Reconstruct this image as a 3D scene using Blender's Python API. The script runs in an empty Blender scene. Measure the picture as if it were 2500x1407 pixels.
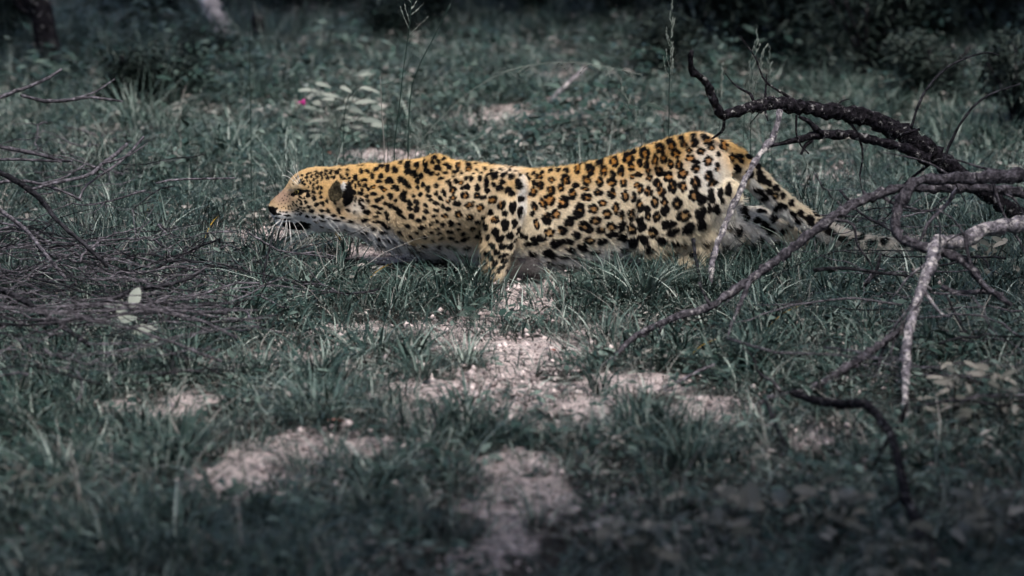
import bpy, math, random
import numpy as np
from mathutils import Vector
from mathutils.bvhtree import BVHTree

random.seed(7)
RNG = np.random.default_rng(7)
scene = bpy.context.scene
COL = scene.collection
R = math.radians

# ------------------------------------------------------------------ camera
CAM = np.array([0.0, -10.2, 2.05])
SCALE, REFY = 850.0, 660.0                     # photo pixels per metre where the leopard stands
DIST = math.hypot(10.2, 2.05)
FPX = SCALE * DIST                             # focal length in photo pixels
PITCH = math.atan2(2.05, 10.2) + math.atan((703.5 - REFY) / FPX)
cam_d = bpy.data.cameras.new('camera')
cam = bpy.data.objects.new('camera', cam_d)
COL.objects.link(cam)
cam.location = CAM
cam.rotation_euler = (math.pi / 2 - PITCH, 0, 0)
cam_d.sensor_width = 36
cam_d.lens = 36 * FPX / 2500
cam_d.clip_start, cam_d.clip_end = 0.1, 2000
cam_d.dof.use_dof = True
cam_d.dof.focus_distance = 10.2
cam_d.dof.aperture_fstop = 2.6
scene.camera = cam
FWD = np.array([0, math.cos(PITCH), -math.sin(PITCH)])
UPV = np.array([0, math.sin(PITCH), math.cos(PITCH)])

# ------------------------------------------------------------------ sky, sun, exposure
SUN_EL, SUN_ROT = R(62), R(150)
world = bpy.data.worlds.new('World')
scene.world = world
world.use_nodes = True
wn = world.node_tree
for n in list(wn.nodes):
    wn.nodes.remove(n)
sky = wn.nodes.new('ShaderNodeTexSky')
sky.sky_type = 'NISHITA'
sky.sun_disc = False
sky.sun_elevation, sky.sun_rotation = SUN_EL, SUN_ROT
sky.air_density, sky.dust_density, sky.ozone_density = 0.9, 3.0, 0.6
bg = wn.nodes.new('ShaderNodeBackground')
bg.inputs['Strength'].default_value = 0.05
wo = wn.nodes.new('ShaderNodeOutputWorld')
wn.links.new(sky.outputs[0], bg.inputs['Color'])
wn.links.new(bg.outputs[0], wo.inputs['Surface'])
sun_d = bpy.data.lights.new('sun', 'SUN')
sun_d.energy, sun_d.angle, sun_d.color = 1.5, R(24), (1.0, 0.95, 0.88)
sun = bpy.data.objects.new('sun', sun_d)
COL.objects.link(sun)
sd = Vector((math.sin(SUN_ROT) * math.cos(SUN_EL), math.cos(SUN_ROT) * math.cos(SUN_EL), math.sin(SUN_EL)))
sun.rotation_euler = sd.to_track_quat('Z', 'Y').to_euler()
sun.location = sd * 20
vs = scene.view_settings
vs.view_transform, vs.look, vs.exposure, vs.gamma = 'Standard', 'None', 1.95, 1.0
vs.use_curve_mapping = False
cy = scene.cycles
cy.max_bounces, cy.diffuse_bounces, cy.glossy_bounces, cy.transmission_bounces, cy.transparent_max_bounces = 3, 2, 1, 2, 2
cy.use_denoising = True
cy.use_light_tree = False
cy.use_adaptive_sampling = True
cy.adaptive_threshold = 0.03
cy.sample_clamp_indirect = 4.0
scene.cycles_curves.shape = 'RIBBONS'

# ------------------------------------------------------------------ helpers
def ray(px, py):
    d = np.array([(px - 1250) / FPX, 0, 0]) + FWD + UPV * ((703.5 - py) / FPX)
    return d
def W(px, py, Y=0.0):
    """world point seen at photo pixel (px, py) on the vertical plane y = Y"""
    d = ray(px, py)
    return CAM + d * ((Y - CAM[1]) / d[1])
def G(px, py, z=0.0):
    """world point on the ground seen at photo pixel (px, py)"""
    d = ray(px, py)
    return CAM + d * ((z - CAM[2]) / d[2])
def PX(p):
    """photo pixels of world points (N,3)"""
    q = np.asarray(p, dtype=np.float64) - CAM
    dep = q @ FWD
    return 1250 + FPX * q[..., 0] / dep, 703.5 - FPX * (q @ UPV) / dep

def hash2(ix, iy, s):
    n = (ix * 374761393 + iy * 668265263 + s * 974634777) & 0x7fffffff
    n = ((n ^ (n >> 13)) * 1274126177) & 0x7fffffff
    return ((n ^ (n >> 16)) & 0xffff) / 65535.0
def noise2(x, y, s=0):
    x = np.asarray(x, float); y = np.asarray(y, float)
    ix = np.floor(x).astype(np.int64); iy = np.floor(y).astype(np.int64)
    fx = x - ix; fy = y - iy
    fx = fx * fx * (3 - 2 * fx); fy = fy * fy * (3 - 2 * fy)
    a = hash2(ix, iy, s); b = hash2(ix + 1, iy, s); c = hash2(ix, iy + 1, s); d = hash2(ix + 1, iy + 1, s)
    return (a * (1 - fx) + b * fx) * (1 - fy) + (c * (1 - fx) + d * fx) * fy
def fbm(x, y, s=0, o=4):
    v, a, f, t = 0.0, 0.5, 1.0, 0.0
    for k in range(o):
        v = v + a * noise2(x * f, y * f, s + 17 * k); t += a; a *= 0.5; f *= 2.03
    return v / t
def sstep(a, b, x):
    t = np.clip((x - a) / (b - a), 0, 1)
    return t * t * (3 - 2 * t)

def height(x, y):
    near = np.exp(-((x / 60) ** 2 + (y / 60) ** 2))
    h = (fbm(np.asarray(x) * 0.9 + 5, np.asarray(y) * 0.9 + 3, 1, 3) - 0.5) * 0.06 + (fbm(np.asarray(x) * 6, np.asarray(y) * 6, 2, 3) - 0.5) * 0.018
    flat = np.exp(-((np.asarray(x) - 0.2) ** 2 / 0.8 + np.asarray(y) ** 2 / 0.12))
    return h * near * (1 - 0.85 * flat)

def raw_mesh(name, v, f, smooth=True):
    me = bpy.data.meshes.new(name)
    v = np.asarray(v, dtype=np.float32)
    me.vertices.add(len(v)); me.vertices.foreach_set('co', v.ravel())
    if isinstance(f, np.ndarray):
        k = f.shape[1]; loops = f.ravel(); starts = np.arange(len(f)) * k
    else:
        loops = np.fromiter((i for q in f for i in q), dtype=np.int32)
        ln = np.array([len(q) for q in f]); starts = np.concatenate([[0], np.cumsum(ln)[:-1]]) if len(ln) else np.zeros(0)
    me.loops.add(len(loops)); me.loops.foreach_set('vertex_index', loops.astype(np.int32))
    me.polygons.add(len(starts)); me.polygons.foreach_set('loop_start', starts.astype(np.int32))
    me.update(calc_edges=True)
    if smooth:
        me.polygons.foreach_set('use_smooth', np.ones(len(me.polygons), dtype=bool))
    me.validate()
    return me
def set_attr(me, name, val, typ='FLOAT', dom='POINT'):
    a = me.attributes.new(name, typ, dom)
    key = {'FLOAT': 'value', 'INT': 'value', 'FLOAT_VECTOR': 'vector', 'FLOAT_COLOR': 'color'}[typ]
    a.data.foreach_set(key, np.asarray(val, dtype=np.int32 if typ == 'INT' else np.float32).ravel())
class Geo:
    def __init__(s): s.v = []; s.f = []; s.t = []; s.n = 0
    def add(s, v, f, t=0.5):
        v = np.asarray(v, float)
        s.v.append(v); s.f += [tuple(i + s.n for i in q) for q in f]
        s.t.append(np.full(len(v), t) if np.isscalar(t) else np.asarray(t)); s.n += len(v)
        return s
    def mesh(s, name, smooth=True):
        me = raw_mesh(name, np.concatenate(s.v), s.f, smooth)
        set_attr(me, 'tint', np.concatenate(s.t))
        return me
def obj(name, me, mat=None, parent=None, loc=None, rot=None):
    o = bpy.data.objects.new(name, me)
    COL.objects.link(o)
    if mat is not None and me is not None and hasattr(me, 'materials') and len(me.materials) == 0:
        me.materials.append(mat)
    if parent is not None: o.parent = parent
    if loc is not None: o.location = loc
    if rot is not None: o.rotation_euler = rot
    return o
def tag(o, label, cat, group=None):
    o['label'] = label; o['category'] = cat
    if group: o['group'] = group
    return o
def kind(o, k, label=None, cat=None):
    o['kind'] = k
    if label: o['label'] = label
    if cat: o['category'] = cat
    return o

def spline(pts, n):
    """Catmull-Rom through rows of pts, n samples"""
    p = np.asarray(pts, float)
    if len(p) == 2:
        t = np.linspace(0, 1, n)[:, None]; return p[0] * (1 - t) + p[1] * t
    seg = np.linalg.norm(np.diff(p[:, :3], axis=0), axis=1) + 1e-9
    u = np.concatenate([[0], np.cumsum(seg)]); u /= u[-1]
    q = np.vstack([2 * p[0] - p[1], p, 2 * p[-1] - p[-2]])
    t = np.linspace(0, 1, n)
    i = np.clip(np.searchsorted(u, t, side='right') - 1, 0, len(p) - 2)
    f = ((t - u[i]) / (u[i + 1] - u[i]))[:, None]
    a, b, c, d = q[i], q[i + 1], q[i + 2], q[i + 3]
    return 0.5 * ((2 * b) + (-a + c) * f + (2 * a - 5 * b + 4 * c - d) * f ** 2 + (-a + 3 * b - 3 * c + d) * f ** 3)
def tube(pts, rad, sides=8, rough=0.0, seed=0, cap=True):
    p = np.asarray(pts, float); n = len(p)
    rad = np.broadcast_to(np.asarray(rad, float), (n,))
    t = np.gradient(p, axis=0); t /= np.linalg.norm(t, axis=1)[:, None] + 1e-12
    ref = np.array([0, 0, 1.0]) if abs(t[0][2]) < 0.9 else np.array([0, 1.0, 0])
    u = np.cross(ref, t[0]); u /= np.linalg.norm(u)
    rg = np.random.default_rng(seed)
    V = np.zeros((n, sides, 3)); ang = np.arange(sides) * 2 * math.pi / sides
    jit = 1 + rough * (rg.random((n, sides)) - 0.5) * 2
    for i in range(n):
        u = u - t[i] * (u @ t[i]); u /= np.linalg.norm(u) + 1e-12
        w = np.cross(t[i], u)
        V[i] = p[i] + rad[i] * jit[i][:, None] * (np.cos(ang)[:, None] * u + np.sin(ang)[:, None] * w)
    v = V.reshape(-1, 3)
    f = []
    for i in range(n - 1):
        for j in range(sides):
            k = (j + 1) % sides
            f.append((i * sides + j, i * sides + k, (i + 1) * sides + k, (i + 1) * sides + j))
    if cap:
        f.append(tuple(reversed(range(sides)))); f.append(tuple((n - 1) * sides + j for j in range(sides)))
    return v, f

# ------------------------------------------------------------------ materials
def new_mat(name):
    m = bpy.data.materials.new(name); m.use_nodes = True
    nt = m.node_tree
    for n in list(nt.nodes): nt.nodes.remove(n)
    out = nt.nodes.new('ShaderNodeOutputMaterial')
    b = nt.nodes.new('ShaderNodeBsdfPrincipled')
    nt.links.new(b.outputs[0], out.inputs['Surface'])
    return m, nt, b, out
def ramp(nt, fac, stops):
    r = nt.nodes.new('ShaderNodeValToRGB')
    el = r.color_ramp.elements
    while len(el) < len(stops): el.new(0.5)
    for e, (p, c) in zip(el, stops):
        e.position = p; e.color = (*c, 1)
    nt.links.new(fac, r.inputs[0])
    return r.outputs[0]
def noise_n(nt, scale, detail=4, rough=0.55, vec=None):
    n = nt.nodes.new('ShaderNodeTexNoise')
    n.inputs['Scale'].default_value = scale; n.inputs['Detail'].default_value = detail; n.inputs['Roughness'].default_value = rough
    if vec is not None: nt.links.new(vec, n.inputs['Vector'])
    return n.outputs[0]
def math_n(nt, op, a, b):
    n = nt.nodes.new('ShaderNodeMath'); n.operation = op
    for i, s in enumerate((a, b)):
        if isinstance(s, (int, float)): n.inputs[i].default_value = s
        else: nt.links.new(s, n.inputs[i])
    return n.outputs[0]
def mix_n(nt, fac, a, b, mode='MIX'):
    n = nt.nodes.new('ShaderNodeMix'); n.data_type = 'RGBA'; n.blend_type = mode
    for s, v in ((n.inputs[0], fac), (n.inputs[6], a), (n.inputs[7], b)):
        if isinstance(v, (int, float)): s.default_value = v
        elif isinstance(v, tuple): s.default_value = (*v, 1)
        else: nt.links.new(v, s)
    return n.outputs[2]
def attr_n(nt, name, out='Fac'):
    a = nt.nodes.new('ShaderNodeAttribute'); a.attribute_name = name
    return a.outputs[out]
def bump_n(nt, h, strength, dist, b):
    n = nt.nodes.new('ShaderNodeBump'); n.inputs['Strength'].default_value = strength; n.inputs['Distance'].default_value = dist
    nt.links.new(h, n.inputs['Height']); nt.links.new(n.outputs[0], b.inputs['Normal'])

def leaf_mat(name, stops, rough=0.45, trans=0.3, per_object=0.35, spec=0.12):
    """leaf or blade: colour from the piece's own tint plus a per-plant variation, light passing through"""
    m, nt, b, out = new_mat(name)
    oi = nt.nodes.new('ShaderNodeObjectInfo')
    f = math_n(nt, 'ADD', math_n(nt, 'MULTIPLY', attr_n(nt, 'tint'), 1 - per_object), math_n(nt, 'MULTIPLY', oi.outputs['Random'], per_object))
    c = ramp(nt, f, stops)
    b.inputs['Roughness'].default_value = rough
    b.inputs['Specular IOR Level'].default_value = spec
    nt.links.new(c, b.inputs['Base Color'])
    if trans <= 0: return m
    tr = nt.nodes.new('ShaderNodeBsdfTranslucent'); nt.links.new(c, tr.inputs[0])
    mx = nt.nodes.new('ShaderNodeMixShader'); mx.inputs[0].default_value = trans
    nt.links.new(b.outputs[0], mx.inputs[1]); nt.links.new(tr.outputs[0], mx.inputs[2])
    nt.links.new(mx.outputs[0], out.inputs['Surface'])
    return m
GRASS = leaf_mat('grass_blade', [(0.0, (0.007, 0.015, 0.0125)), (0.4, (0.017, 0.034, 0.029)), (0.68, (0.062, 0.096, 0.084)), (1.0, (0.38, 0.43, 0.39))], 0.34, 0.0, spec=0.2)
HERB = leaf_mat('herb_leaf', [(0.0, (0.009, 0.020, 0.016)), (0.5, (0.024, 0.046, 0.039)), (1.0, (0.15, 0.195, 0.17))], 0.42, 0.0)
DRY = leaf_mat('dry_blade', [(0.0, (0.035, 0.04, 0.038)), (0.5, (0.11, 0.112, 0.104)), (1.0, (0.34, 0.31, 0.29))], 0.6, 0.0)
PALE = leaf_mat('pale_leaf', [(0.0, (0.07, 0.09, 0.08)), (0.5, (0.12, 0.145, 0.13)), (1.0, (0.22, 0.24, 0.215))], 0.5, 0.15, 0.1)
BEIGE = leaf_mat('beige_leaf', [(0.0, (0.03, 0.038, 0.033)), (0.5, (0.10, 0.10, 0.088)), (1.0, (0.26, 0.24, 0.21))], 0.5, 0.0, 0.1)
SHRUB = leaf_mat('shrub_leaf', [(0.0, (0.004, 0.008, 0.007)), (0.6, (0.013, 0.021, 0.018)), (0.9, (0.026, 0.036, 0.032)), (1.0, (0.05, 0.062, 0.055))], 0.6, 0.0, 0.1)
VIVID = leaf_mat('green_blade', [(0.0, (0.02, 0.10, 0.045)), (1.0, (0.07, 0.26, 0.11))], 0.4, 0.3)
PINK = leaf_mat('pink_petal', [(0.0, (0.50, 0.02, 0.22)), (1.0, (0.75, 0.12, 0.42))], 0.5, 0.3, 0.0)
YELLOW = leaf_mat('yellow_blade', [(0.0, (0.35, 0.20, 0.03)), (1.0, (0.60, 0.42, 0.06))], 0.5, 0.3, 0.2)
RUST = leaf_mat('rust_leaf', [(0.0, (0.18, 0.05, 0.035)), (1.0, (0.30, 0.10, 0.07))], 0.6, 0.1, 0.2)

def bark_mat(name, dark, mid, lich, lich_amt, scale=60):
    m, nt, b, out = new_mat(name)
    tc = nt.nodes.new('ShaderNodeTexCoord').outputs['Object']
    n1 = noise_n(nt, scale, 6, 0.65, tc)
    n2 = noise_n(nt, scale * 0.6, 6, 0.7, tc)
    c = ramp(nt, n1, [(0.40, dark), (0.56, mid), (0.68, tuple(min(1, x * 2.2) for x in mid))])
    l = ramp(nt, n2, [(0.66 - lich_amt, (0, 0, 0)), (0.76 - lich_amt, (1, 1, 1))])
    c = mix_n(nt, l, c, lich)
    nt.links.new(c, b.inputs['Base Color'])
    b.inputs['Roughness'].default_value = 0.8
    b.inputs['Specular IOR Level'].default_value = 0.03
    bump_n(nt, n1, 1.0, 0.012, b)
    return m
BARK = bark_mat('dark_bark', (0.003, 0.003, 0.004), (0.018, 0.016, 0.020), (0.27, 0.26, 0.26), 0.09, 85)
BARK_GREY = bark_mat('grey_bark', (0.018, 0.017, 0.021), (0.072, 0.066, 0.077), (0.30, 0.28, 0.29), 0.085, 75)
BARK_LICHEN = bark_mat('lichen_bark', (0.06, 0.056, 0.066), (0.18, 0.165, 0.185), (0.55, 0.51, 0.50), 0.15, 75)
TWIG = bark_mat('twig_bark', (0.028, 0.027, 0.032), (0.115, 0.106, 0.122), (0.22, 0.20, 0.215), 0.07, 55)
TWIG_DARK = bark_mat('dark_twig_bark', (0.006, 0.0065, 0.008), (0.028, 0.027, 0.032), (0.10, 0.095, 0.10), 0.03, 55)
PALE_WOOD = bark_mat('bleached_wood', (0.30, 0.27, 0.28), (0.55, 0.49, 0.51), (0.66, 0.60, 0.61), 0.1, 20)

# ------------------------------------------------------------------ ground
# bare soil patches, as (photo x, photo y, half-width px, half-height px)
SOIL = [(1270, 740, 90, 75), (1290, 850, 170, 75), (1150, 985, 230, 52), (1340, 985, 170, 62), (640, 590, 120, 40), (570, 1140, 180, 55), (770, 1105, 140, 36), (1255, 1195, 125, 75), (1235, 1315, 100, 75),
        (960, 620, 90, 30), (900, 800, 110, 18), (430, 985, 120, 26), (1535, 950, 110, 32), (970, 392, 130, 30), (1270, 292, 150, 28), (1120, 300, 60, 16), (1450, 265, 70, 16),
        (650, 870, 130, 26), (330, 1010, 110, 24), (2330, 180, 90, 40), (2050, 445, 130, 26), (2230, 600, 80, 18), (1390, 660, 60, 22), (1680, 1010, 110, 26), (1350, 185, 120, 22), (2020, 1080, 60, 24), (840, 590, 60, 18)]
patches = []
for (a, b_, w_, h_) in SOIL:
    c0 = G(a, b_); hx = abs(G(a + w_, b_)[0] - c0[0]); y0 = G(a, b_ + h_)[1]; y1 = G(a, b_ - h_)[1]
    patches.append((c0[0], (y0 + y1) / 2, hx, (y1 - y0) / 2))
def cover(x, y):
    """share of the ground that is grown over, 0 bare soil to 1 thick grass"""
    x = np.asarray(x, float); y = np.asarray(y, float)
    n = fbm(x * 1.6 + 11, y * 1.6 + 4, 5, 4); m = fbm(x * 9 + 3, y * 5, 9, 3)
    c = sstep(0.08, 0.26, n)
    w = np.ones_like(c)
    for (a, b_, hx, hy) in patches:
        d = np.sqrt(((x - a) / hx) ** 2 + ((y - b_) / hy) ** 2) + (m - 0.5) * 2.6
        w = w * sstep(0.55, 1.25, d)
    return c * w

def axis(lo, hi, step, far):
    a = list(np.arange(lo, hi + 1e-6, step)); s = step
    while a[-1] < far: s *= 1.35; a.append(a[-1] + s)
    s = step
    while a[0] > -far: s *= 1.35; a.insert(0, a[0] - s)
    return np.array(a)
gx, gy = axis(-2.9, 2.9, 0.026, 700), axis(-3.8, 7.2, 0.036, 700)
XX, YY = np.meshgrid(gx, gy, indexing='ij')
ZZ = height(XX, YY)
CV = cover(XX, YY)
ZZ = ZZ + (fbm(XX * 22, YY * 22, 31, 3) - 0.5) * 0.014 * np.exp(-(XX / 20) ** 2 - (YY / 20) ** 2)
gv = np.stack([XX, YY, ZZ], -1).reshape(-1, 3)
nx_, ny_ = len(gx), len(gy)
ii = np.arange(nx_ * ny_).reshape(nx_, ny_)
gf = np.stack([ii[:-1, :-1], ii[1:, :-1], ii[1:, 1:], ii[:-1, 1:]], -1).reshape(-1, 4)
gm = raw_mesh('ground', gv, gf)
set_attr(gm, 'cover', CV.ravel())
m, nt, b, out = new_mat('sandy_soil')
tc = nt.nodes.new('ShaderNodeTexCoord').outputs['Object']
n1 = noise_n(nt, 9, 8, 0.65, tc); n2 = noise_n(nt, 70, 6, 0.7, tc); n3 = noise_n(nt, 28, 5, 0.6, tc)
c1 = ramp(nt, n1, [(0.3, (0.40, 0.33, 0.325)), (0.5, (0.64, 0.54, 0.53)), (0.72, (0.82, 0.71, 0.69))])
c2 = mix_n(nt, ramp(nt, n2, [(0.36, (0.95, 0.95, 0.95)), (0.46, (0, 0, 0))]), c1, (0.10, 0.085, 0.088))
c3 = mix_n(nt, ramp(nt, n3, [(0.56, (0, 0, 0)), (0.64, (0.85, 0.85, 0.85))]), c2, (0.13, 0.12, 0.12))
hum = ramp(nt, n2, [(0.3, (0.010, 0.012, 0.011)), (0.7, (0.050, 0.048, 0.045))])
cf = math_n(nt, 'ADD', attr_n(nt, 'cover'), math_n(nt, 'MULTIPLY', math_n(nt, 'SUBTRACT', n3, 0.5), 0.9))
c4 = mix_n(nt, ramp(nt, cf, [(0.35, (0, 0, 0)), (0.80, (0.97, 0.97, 0.97))]), c3, hum)
nt.links.new(c4, b.inputs['Base Color'])
b.inputs['Roughness'].default_value = 0.95; b.inputs['Specular IOR Level'].default_value = 0.0
bump_n(nt, math_n(nt, 'ADD', n2, n3), 1.0, 0.02, b)
ground = kind(obj('ground', gm, m), 'structure')

# ------------------------------------------------------------------ leopard
h = 0.004
ox, oy, oz = -0.745, -0.256, -0.012
nx, ny, nz = 490, 128, 118
gxs = (ox + h * np.arange(nx)).astype(np.float32); gys = (oy + h * np.arange(ny)).astype(np.float32); gzs = (oz + h * np.arange(nz)).astype(np.float32)
F = np.full((nx, ny, nz), 0.5, dtype=np.float32)
# torso and neck: photo x, back line, belly line, half-width in metres
ST = np.array([(805, 440, 525, .045), (845, 418, 550, .066), (870, 414, 556, .076), (920, 408, 572, .084), (980, 397, 588, .096), (1040, 391, 604, .112), (1100, 396, 620, .125), (1160, 402, 632, .130), (1220, 410, 640, .132), (1300, 417, 645, .132),
               (1380, 412, 643, .128), (1450, 398, 634, .122), (1520, 378, 622, .116), (1580, 358, 610, .112), (1640, 340, 598, .116), (1695, 333, 580, .116), (1730, 341, 555, .106), (1758, 360, 515, .084), (1776, 388, 470, .052)])
sx = np.array([W(p[0], 660)[0] for p in ST]); stp = np.array([W(p[0], p[1])[2] for p in ST]); sbt = np.array([W(p[0], p[2])[2] for p in ST]); shw = ST[:, 3]
def smooth_interp(x, xs, ys):
    fine = np.linspace(xs[0], xs[-1], 400); v = np.interp(fine, xs, ys)
    k = np.exp(-np.linspace(-2, 2, 17) ** 2); k /= k.sum()
    v = np.convolve(np.pad(v, 8, mode='edge'), k, 'valid')
    return np.interp(x, fine, v)
tT, tB, tW = smooth_interp(gxs, sx, stp), smooth_interp(gxs, sx, sbt), smooth_interp(gxs, sx, shw)
zc = (tT + tB) / 2; hz = (tT - tB) / 2
i0, i1 = np.searchsorted(gxs, sx[0]), np.searchsorted(gxs, sx[-1])
def torso(sl):
    xs_ = slice(sl[0], sl[1])
    Z = (gzs[None, None, :] - zc[xs_, None, None]) / hz[xs_, None, None]
    Yn = gys[None, :, None] / tW[xs_, None, None] / (1 - 0.16 * np.clip(Z, 0, 1))
    q = (np.abs(Yn) ** 2.2 + np.abs(Z) ** 2.2) ** (1 / 2.2) - 1
    return (q * np.minimum(hz[xs_], tW[xs_])[:, None, None]).astype(np.float32)
F[i0:i1] = torso((i0, i1))
# rounded ends
def box_of(lo, hi, mrg):
    a = [max(0, int((lo[k] - mrg - o_) / h)) for k, o_ in enumerate((ox, oy, oz))]
    b2 = [min(n_, int((hi[k] + mrg - o_) / h) + 2) for k, (o_, n_) in enumerate(((ox, nx), (oy, ny), (oz, nz)))]
    return tuple(slice(p, q) for p, q in zip(a, b2))
def grid(sl):
    return np.meshgrid(gxs[sl[0]], gys[sl[1]], gzs[sl[2]], indexing='ij', sparse=True)
def smin(a, b_, k):
    t = np.clip(0.5 + 0.5 * (b_ - a) / k, 0, 1)
    return b_ * (1 - t) + a * t - k * t * (1 - t)
def capsule(p, q, r1, r2, k=0.03):
    p = np.asarray(p); q = np.asarray(q); rm = max(r1, r2)
    sl = box_of(np.minimum(p, q) - rm, np.maximum(p, q) + rm, k + 0.02)
    X, Y, Z = grid(sl); d = q - p; L = d @ d + 1e-12
    t = np.clip(((X - p[0]) * d[0] + (Y - p[1]) * d[1] + (Z - p[2]) * d[2]) / L, 0, 1)
    dist = np.sqrt((X - p[0] - t * d[0]) ** 2 + (Y - p[1] - t * d[1]) ** 2 + (Z - p[2] - t * d[2]) ** 2) - (r1 + (r2 - r1) * t)
    F[sl] = smin(F[sl], dist.astype(np.float32), k)
def ellip(c, r, k=0.03, tilt=0.0, sub=False):
    c = np.asarray(c); rm = max(r)
    sl = box_of(c - rm, c + rm, k + 0.02)
    X, Y, Z = grid(sl); ct, st = math.cos(tilt), math.sin(tilt)
    A = (X - c[0]) * ct + (Z - c[2]) * st; B = -(X - c[0]) * st + (Z - c[2]) * ct
    q = np.sqrt((A / r[0]) ** 2 + ((Y - c[1]) / r[1]) ** 2 + (B / r[2]) ** 2)
    d = ((q - 1) * min(r)).astype(np.float32)
    F[sl] = -smin(-F[sl], d, k) if sub else smin(F[sl], d, k)
def chain(pts, k=0.03):
    """pts: photo x, photo y, depth Y, radius in metres"""
    for a, b_ in zip(pts[:-1], pts[1:]):
        capsule(W(*a[:3]), W(*b_[:3]), a[3], b_[3], k)
def groove(pts, depth, wid):
    for a, b_ in zip(pts[:-1], pts[1:]):
        p, q = W(*a), W(*b_)
        sl = box_of(np.minimum(p, q), np.maximum(p, q), wid * 2.5)
        X, Y, Z = grid(sl); d = q - p; L = d @ d + 1e-12
        t = np.clip(((X - p[0]) * d[0] + (Y - p[1]) * d[1] + (Z - p[2]) * d[2]) / L, 0, 1)
        ds = (X - p[0] - t * d[0]) ** 2 + (Y - p[1] - t * d[1]) ** 2 + (Z - p[2] - t * d[2]) ** 2
        F[sl] += (depth * np.exp(-ds / wid ** 2)).astype(np.float32)
# rump, chest
ellip(W(1722, 435, 0), (.052, .088, .085), .045)
ellip(W(1020, 545, 0), (.13, .095, .062), .05, 0.15)
# shoulder blades, upper arm and elbow of the near foreleg
for s in (-1, 1):
    capsule(W(1066, 412, s * .062), W(1020, 520, s * .092), .036, .054, .04)
    capsule(W(1015, 530, s * .085), W(1120, 515, s * .105), .070, .066, .04)
chain([(1050, 520, -.105, .068), (1150, 492, -.125, .066), (1225, 468, -.142, .052), (1258, 456, -.150, .034)], .024)
chain([(1256, 452, -.152, .033), (1242, 500, -.155, .046), (1224, 552, -.158, .049), (1213, 602, -.160, .043), (1209, 645, -.165, .034), (1218, 668, -.168, .030)], .012)
chain([(1218, 668, -.168, .030), (1258, 664, -.168, .034), (1298, 658, -.168, .031)], .016)
for k, dy in enumerate((-.028, -.010, .010, .027)):
    capsule(W(1296, 662, -.168 + dy), W(1322 - 4 * abs(k - 1.5), 664, -.168 + dy * 1.3), .017, .015, .008)
# far foreleg
chain([(1040, 540, .09, .07), (1150, 540, .12, .055), (1160, 560, .13, .042), (1120, 610, .13, .036), (1100, 632, .13, .030), (1050, 640, .135, .030)], .03)
# haunch, shin and foot of the near hind leg
chain([(1700, 420, -.060, .100), (1655, 490, -.085, .100), (1610, 545, -.105, .078), (1585, 575, -.115, .058)], .035)
ellip(W(1690, 465, -.075), (.078, .070, .100), .05, 0.5)
chain([(1590, 575, -.120, .056), (1680, 535, -.130, .050), (1745, 492, -.132, .034), (1782, 466, -.132, .026)], .022)
chain([(1782, 468, -.128, .026), (1756, 520, -.118, .025), (1722, 575, -.112, .025), (1695, 628, -.112, .026), (1668, 650, -.112, .028)], .02)
for dy in (-.026, -.009, .009, .026):
    capsule(W(1666, 652, -.112 + dy), W(1646, 655, -.112 + dy * 1.3), .016, .015, .008)
# far hind leg stretched back
chain([(1680, 480, .085, .090), (1700, 555, .10, .065), (1780, 548, .105, .052), (1850, 552, .11, .046), (1905, 575, .11, .038), (1950, 600, .11, .032)], .03)
# tail
TAIL = [(1765, 376, 0, 30), (1805, 400, .01, 28), (1845, 437, .015, 26), (1885, 476, .02, 23.5), (1935, 515, .03, 22), (1985, 547, .04, 20.5), (2040, 575, .05, 19.5), (2100, 596, .06, 19), (2160, 604, .06, 18), (2228, 606, .05, 15)]
tl = spline([(*W(a, b_, c), d / 850) for a, b_, c, d in TAIL], 26)
for a, b_ in zip(tl[:-1], tl[1:]): capsule(a[:3], b_[:3], a[3], b_[3], .012)
# head
ellip(W(785, 486, 0), (.088, .077, .074), .03)
capsule(W(775, 462, 0), W(890, 465, 0), .056, .066, .03)
ellip(W(748, 470, 0), (.052, .056, .056), .03)
ellip(W(815, 515, 0), (.075, .083, .050), .04, -0.1)
chain([(752, 498, 0, .052), (712, 508, 0, .040), (690, 512, 0, .034)], .025)
capsule(W(735, 458, 0), W(676, 500, 0), .024, .013, .02)
for s in (-1, 1):
    ellip(W(694, 522, s * .020), (.030, .024, .020), .012)
    ellip(W(731, 449, s * .040), (.024, .014, .012), .014, 0.5)
    ellip(W(752, 492, s * .052), (.030, .022, .024), .02)
capsule(W(669, 507, 0), W(675, 520, 0), .014, .010, .010)
chain([(688, 541, 0, .015), (716, 541, 0, .020), (770, 534, 0, .036)], .018)
for s in (-1, 1):      # ears: cupped, laid back
    ellip(W(834, 470, s * .077), (.034, .022, .036), .010)
    ellip(W(817, 466, s * .106), (.026, .030, .029), .008, sub=True)
# folds of skin
groove([(985, 470, -.09), (1005, 540, -.10), (1018, 580, -.10)], .008, .014)
groove([(1140, 410, -.06), (1190, 425, -.10), (1262, 425, -.13)], .010, .016)
groove([(1292, 455, -.125), (1290, 500, -.13), (1272, 570, -.13)], .006, .012)
groove([(1558, 440, -.12), (1545, 500, -.125), (1528, 590, -.12)], .008, .018)
groove([(1100, 470, -.125), (1060, 440, -.11)], .006, .02)
groove([(712, 473, -.05), (727, 468, -.055), (745, 466, -.065)], .006, .008)
groove([(682, 533, -.03), (705, 539, -.036), (735, 537, -.045)], .007, .007)
groove([(1768, 382, -.06), (1771, 410, -.07), (1772, 445, -.08)], .016, .012)
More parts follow.
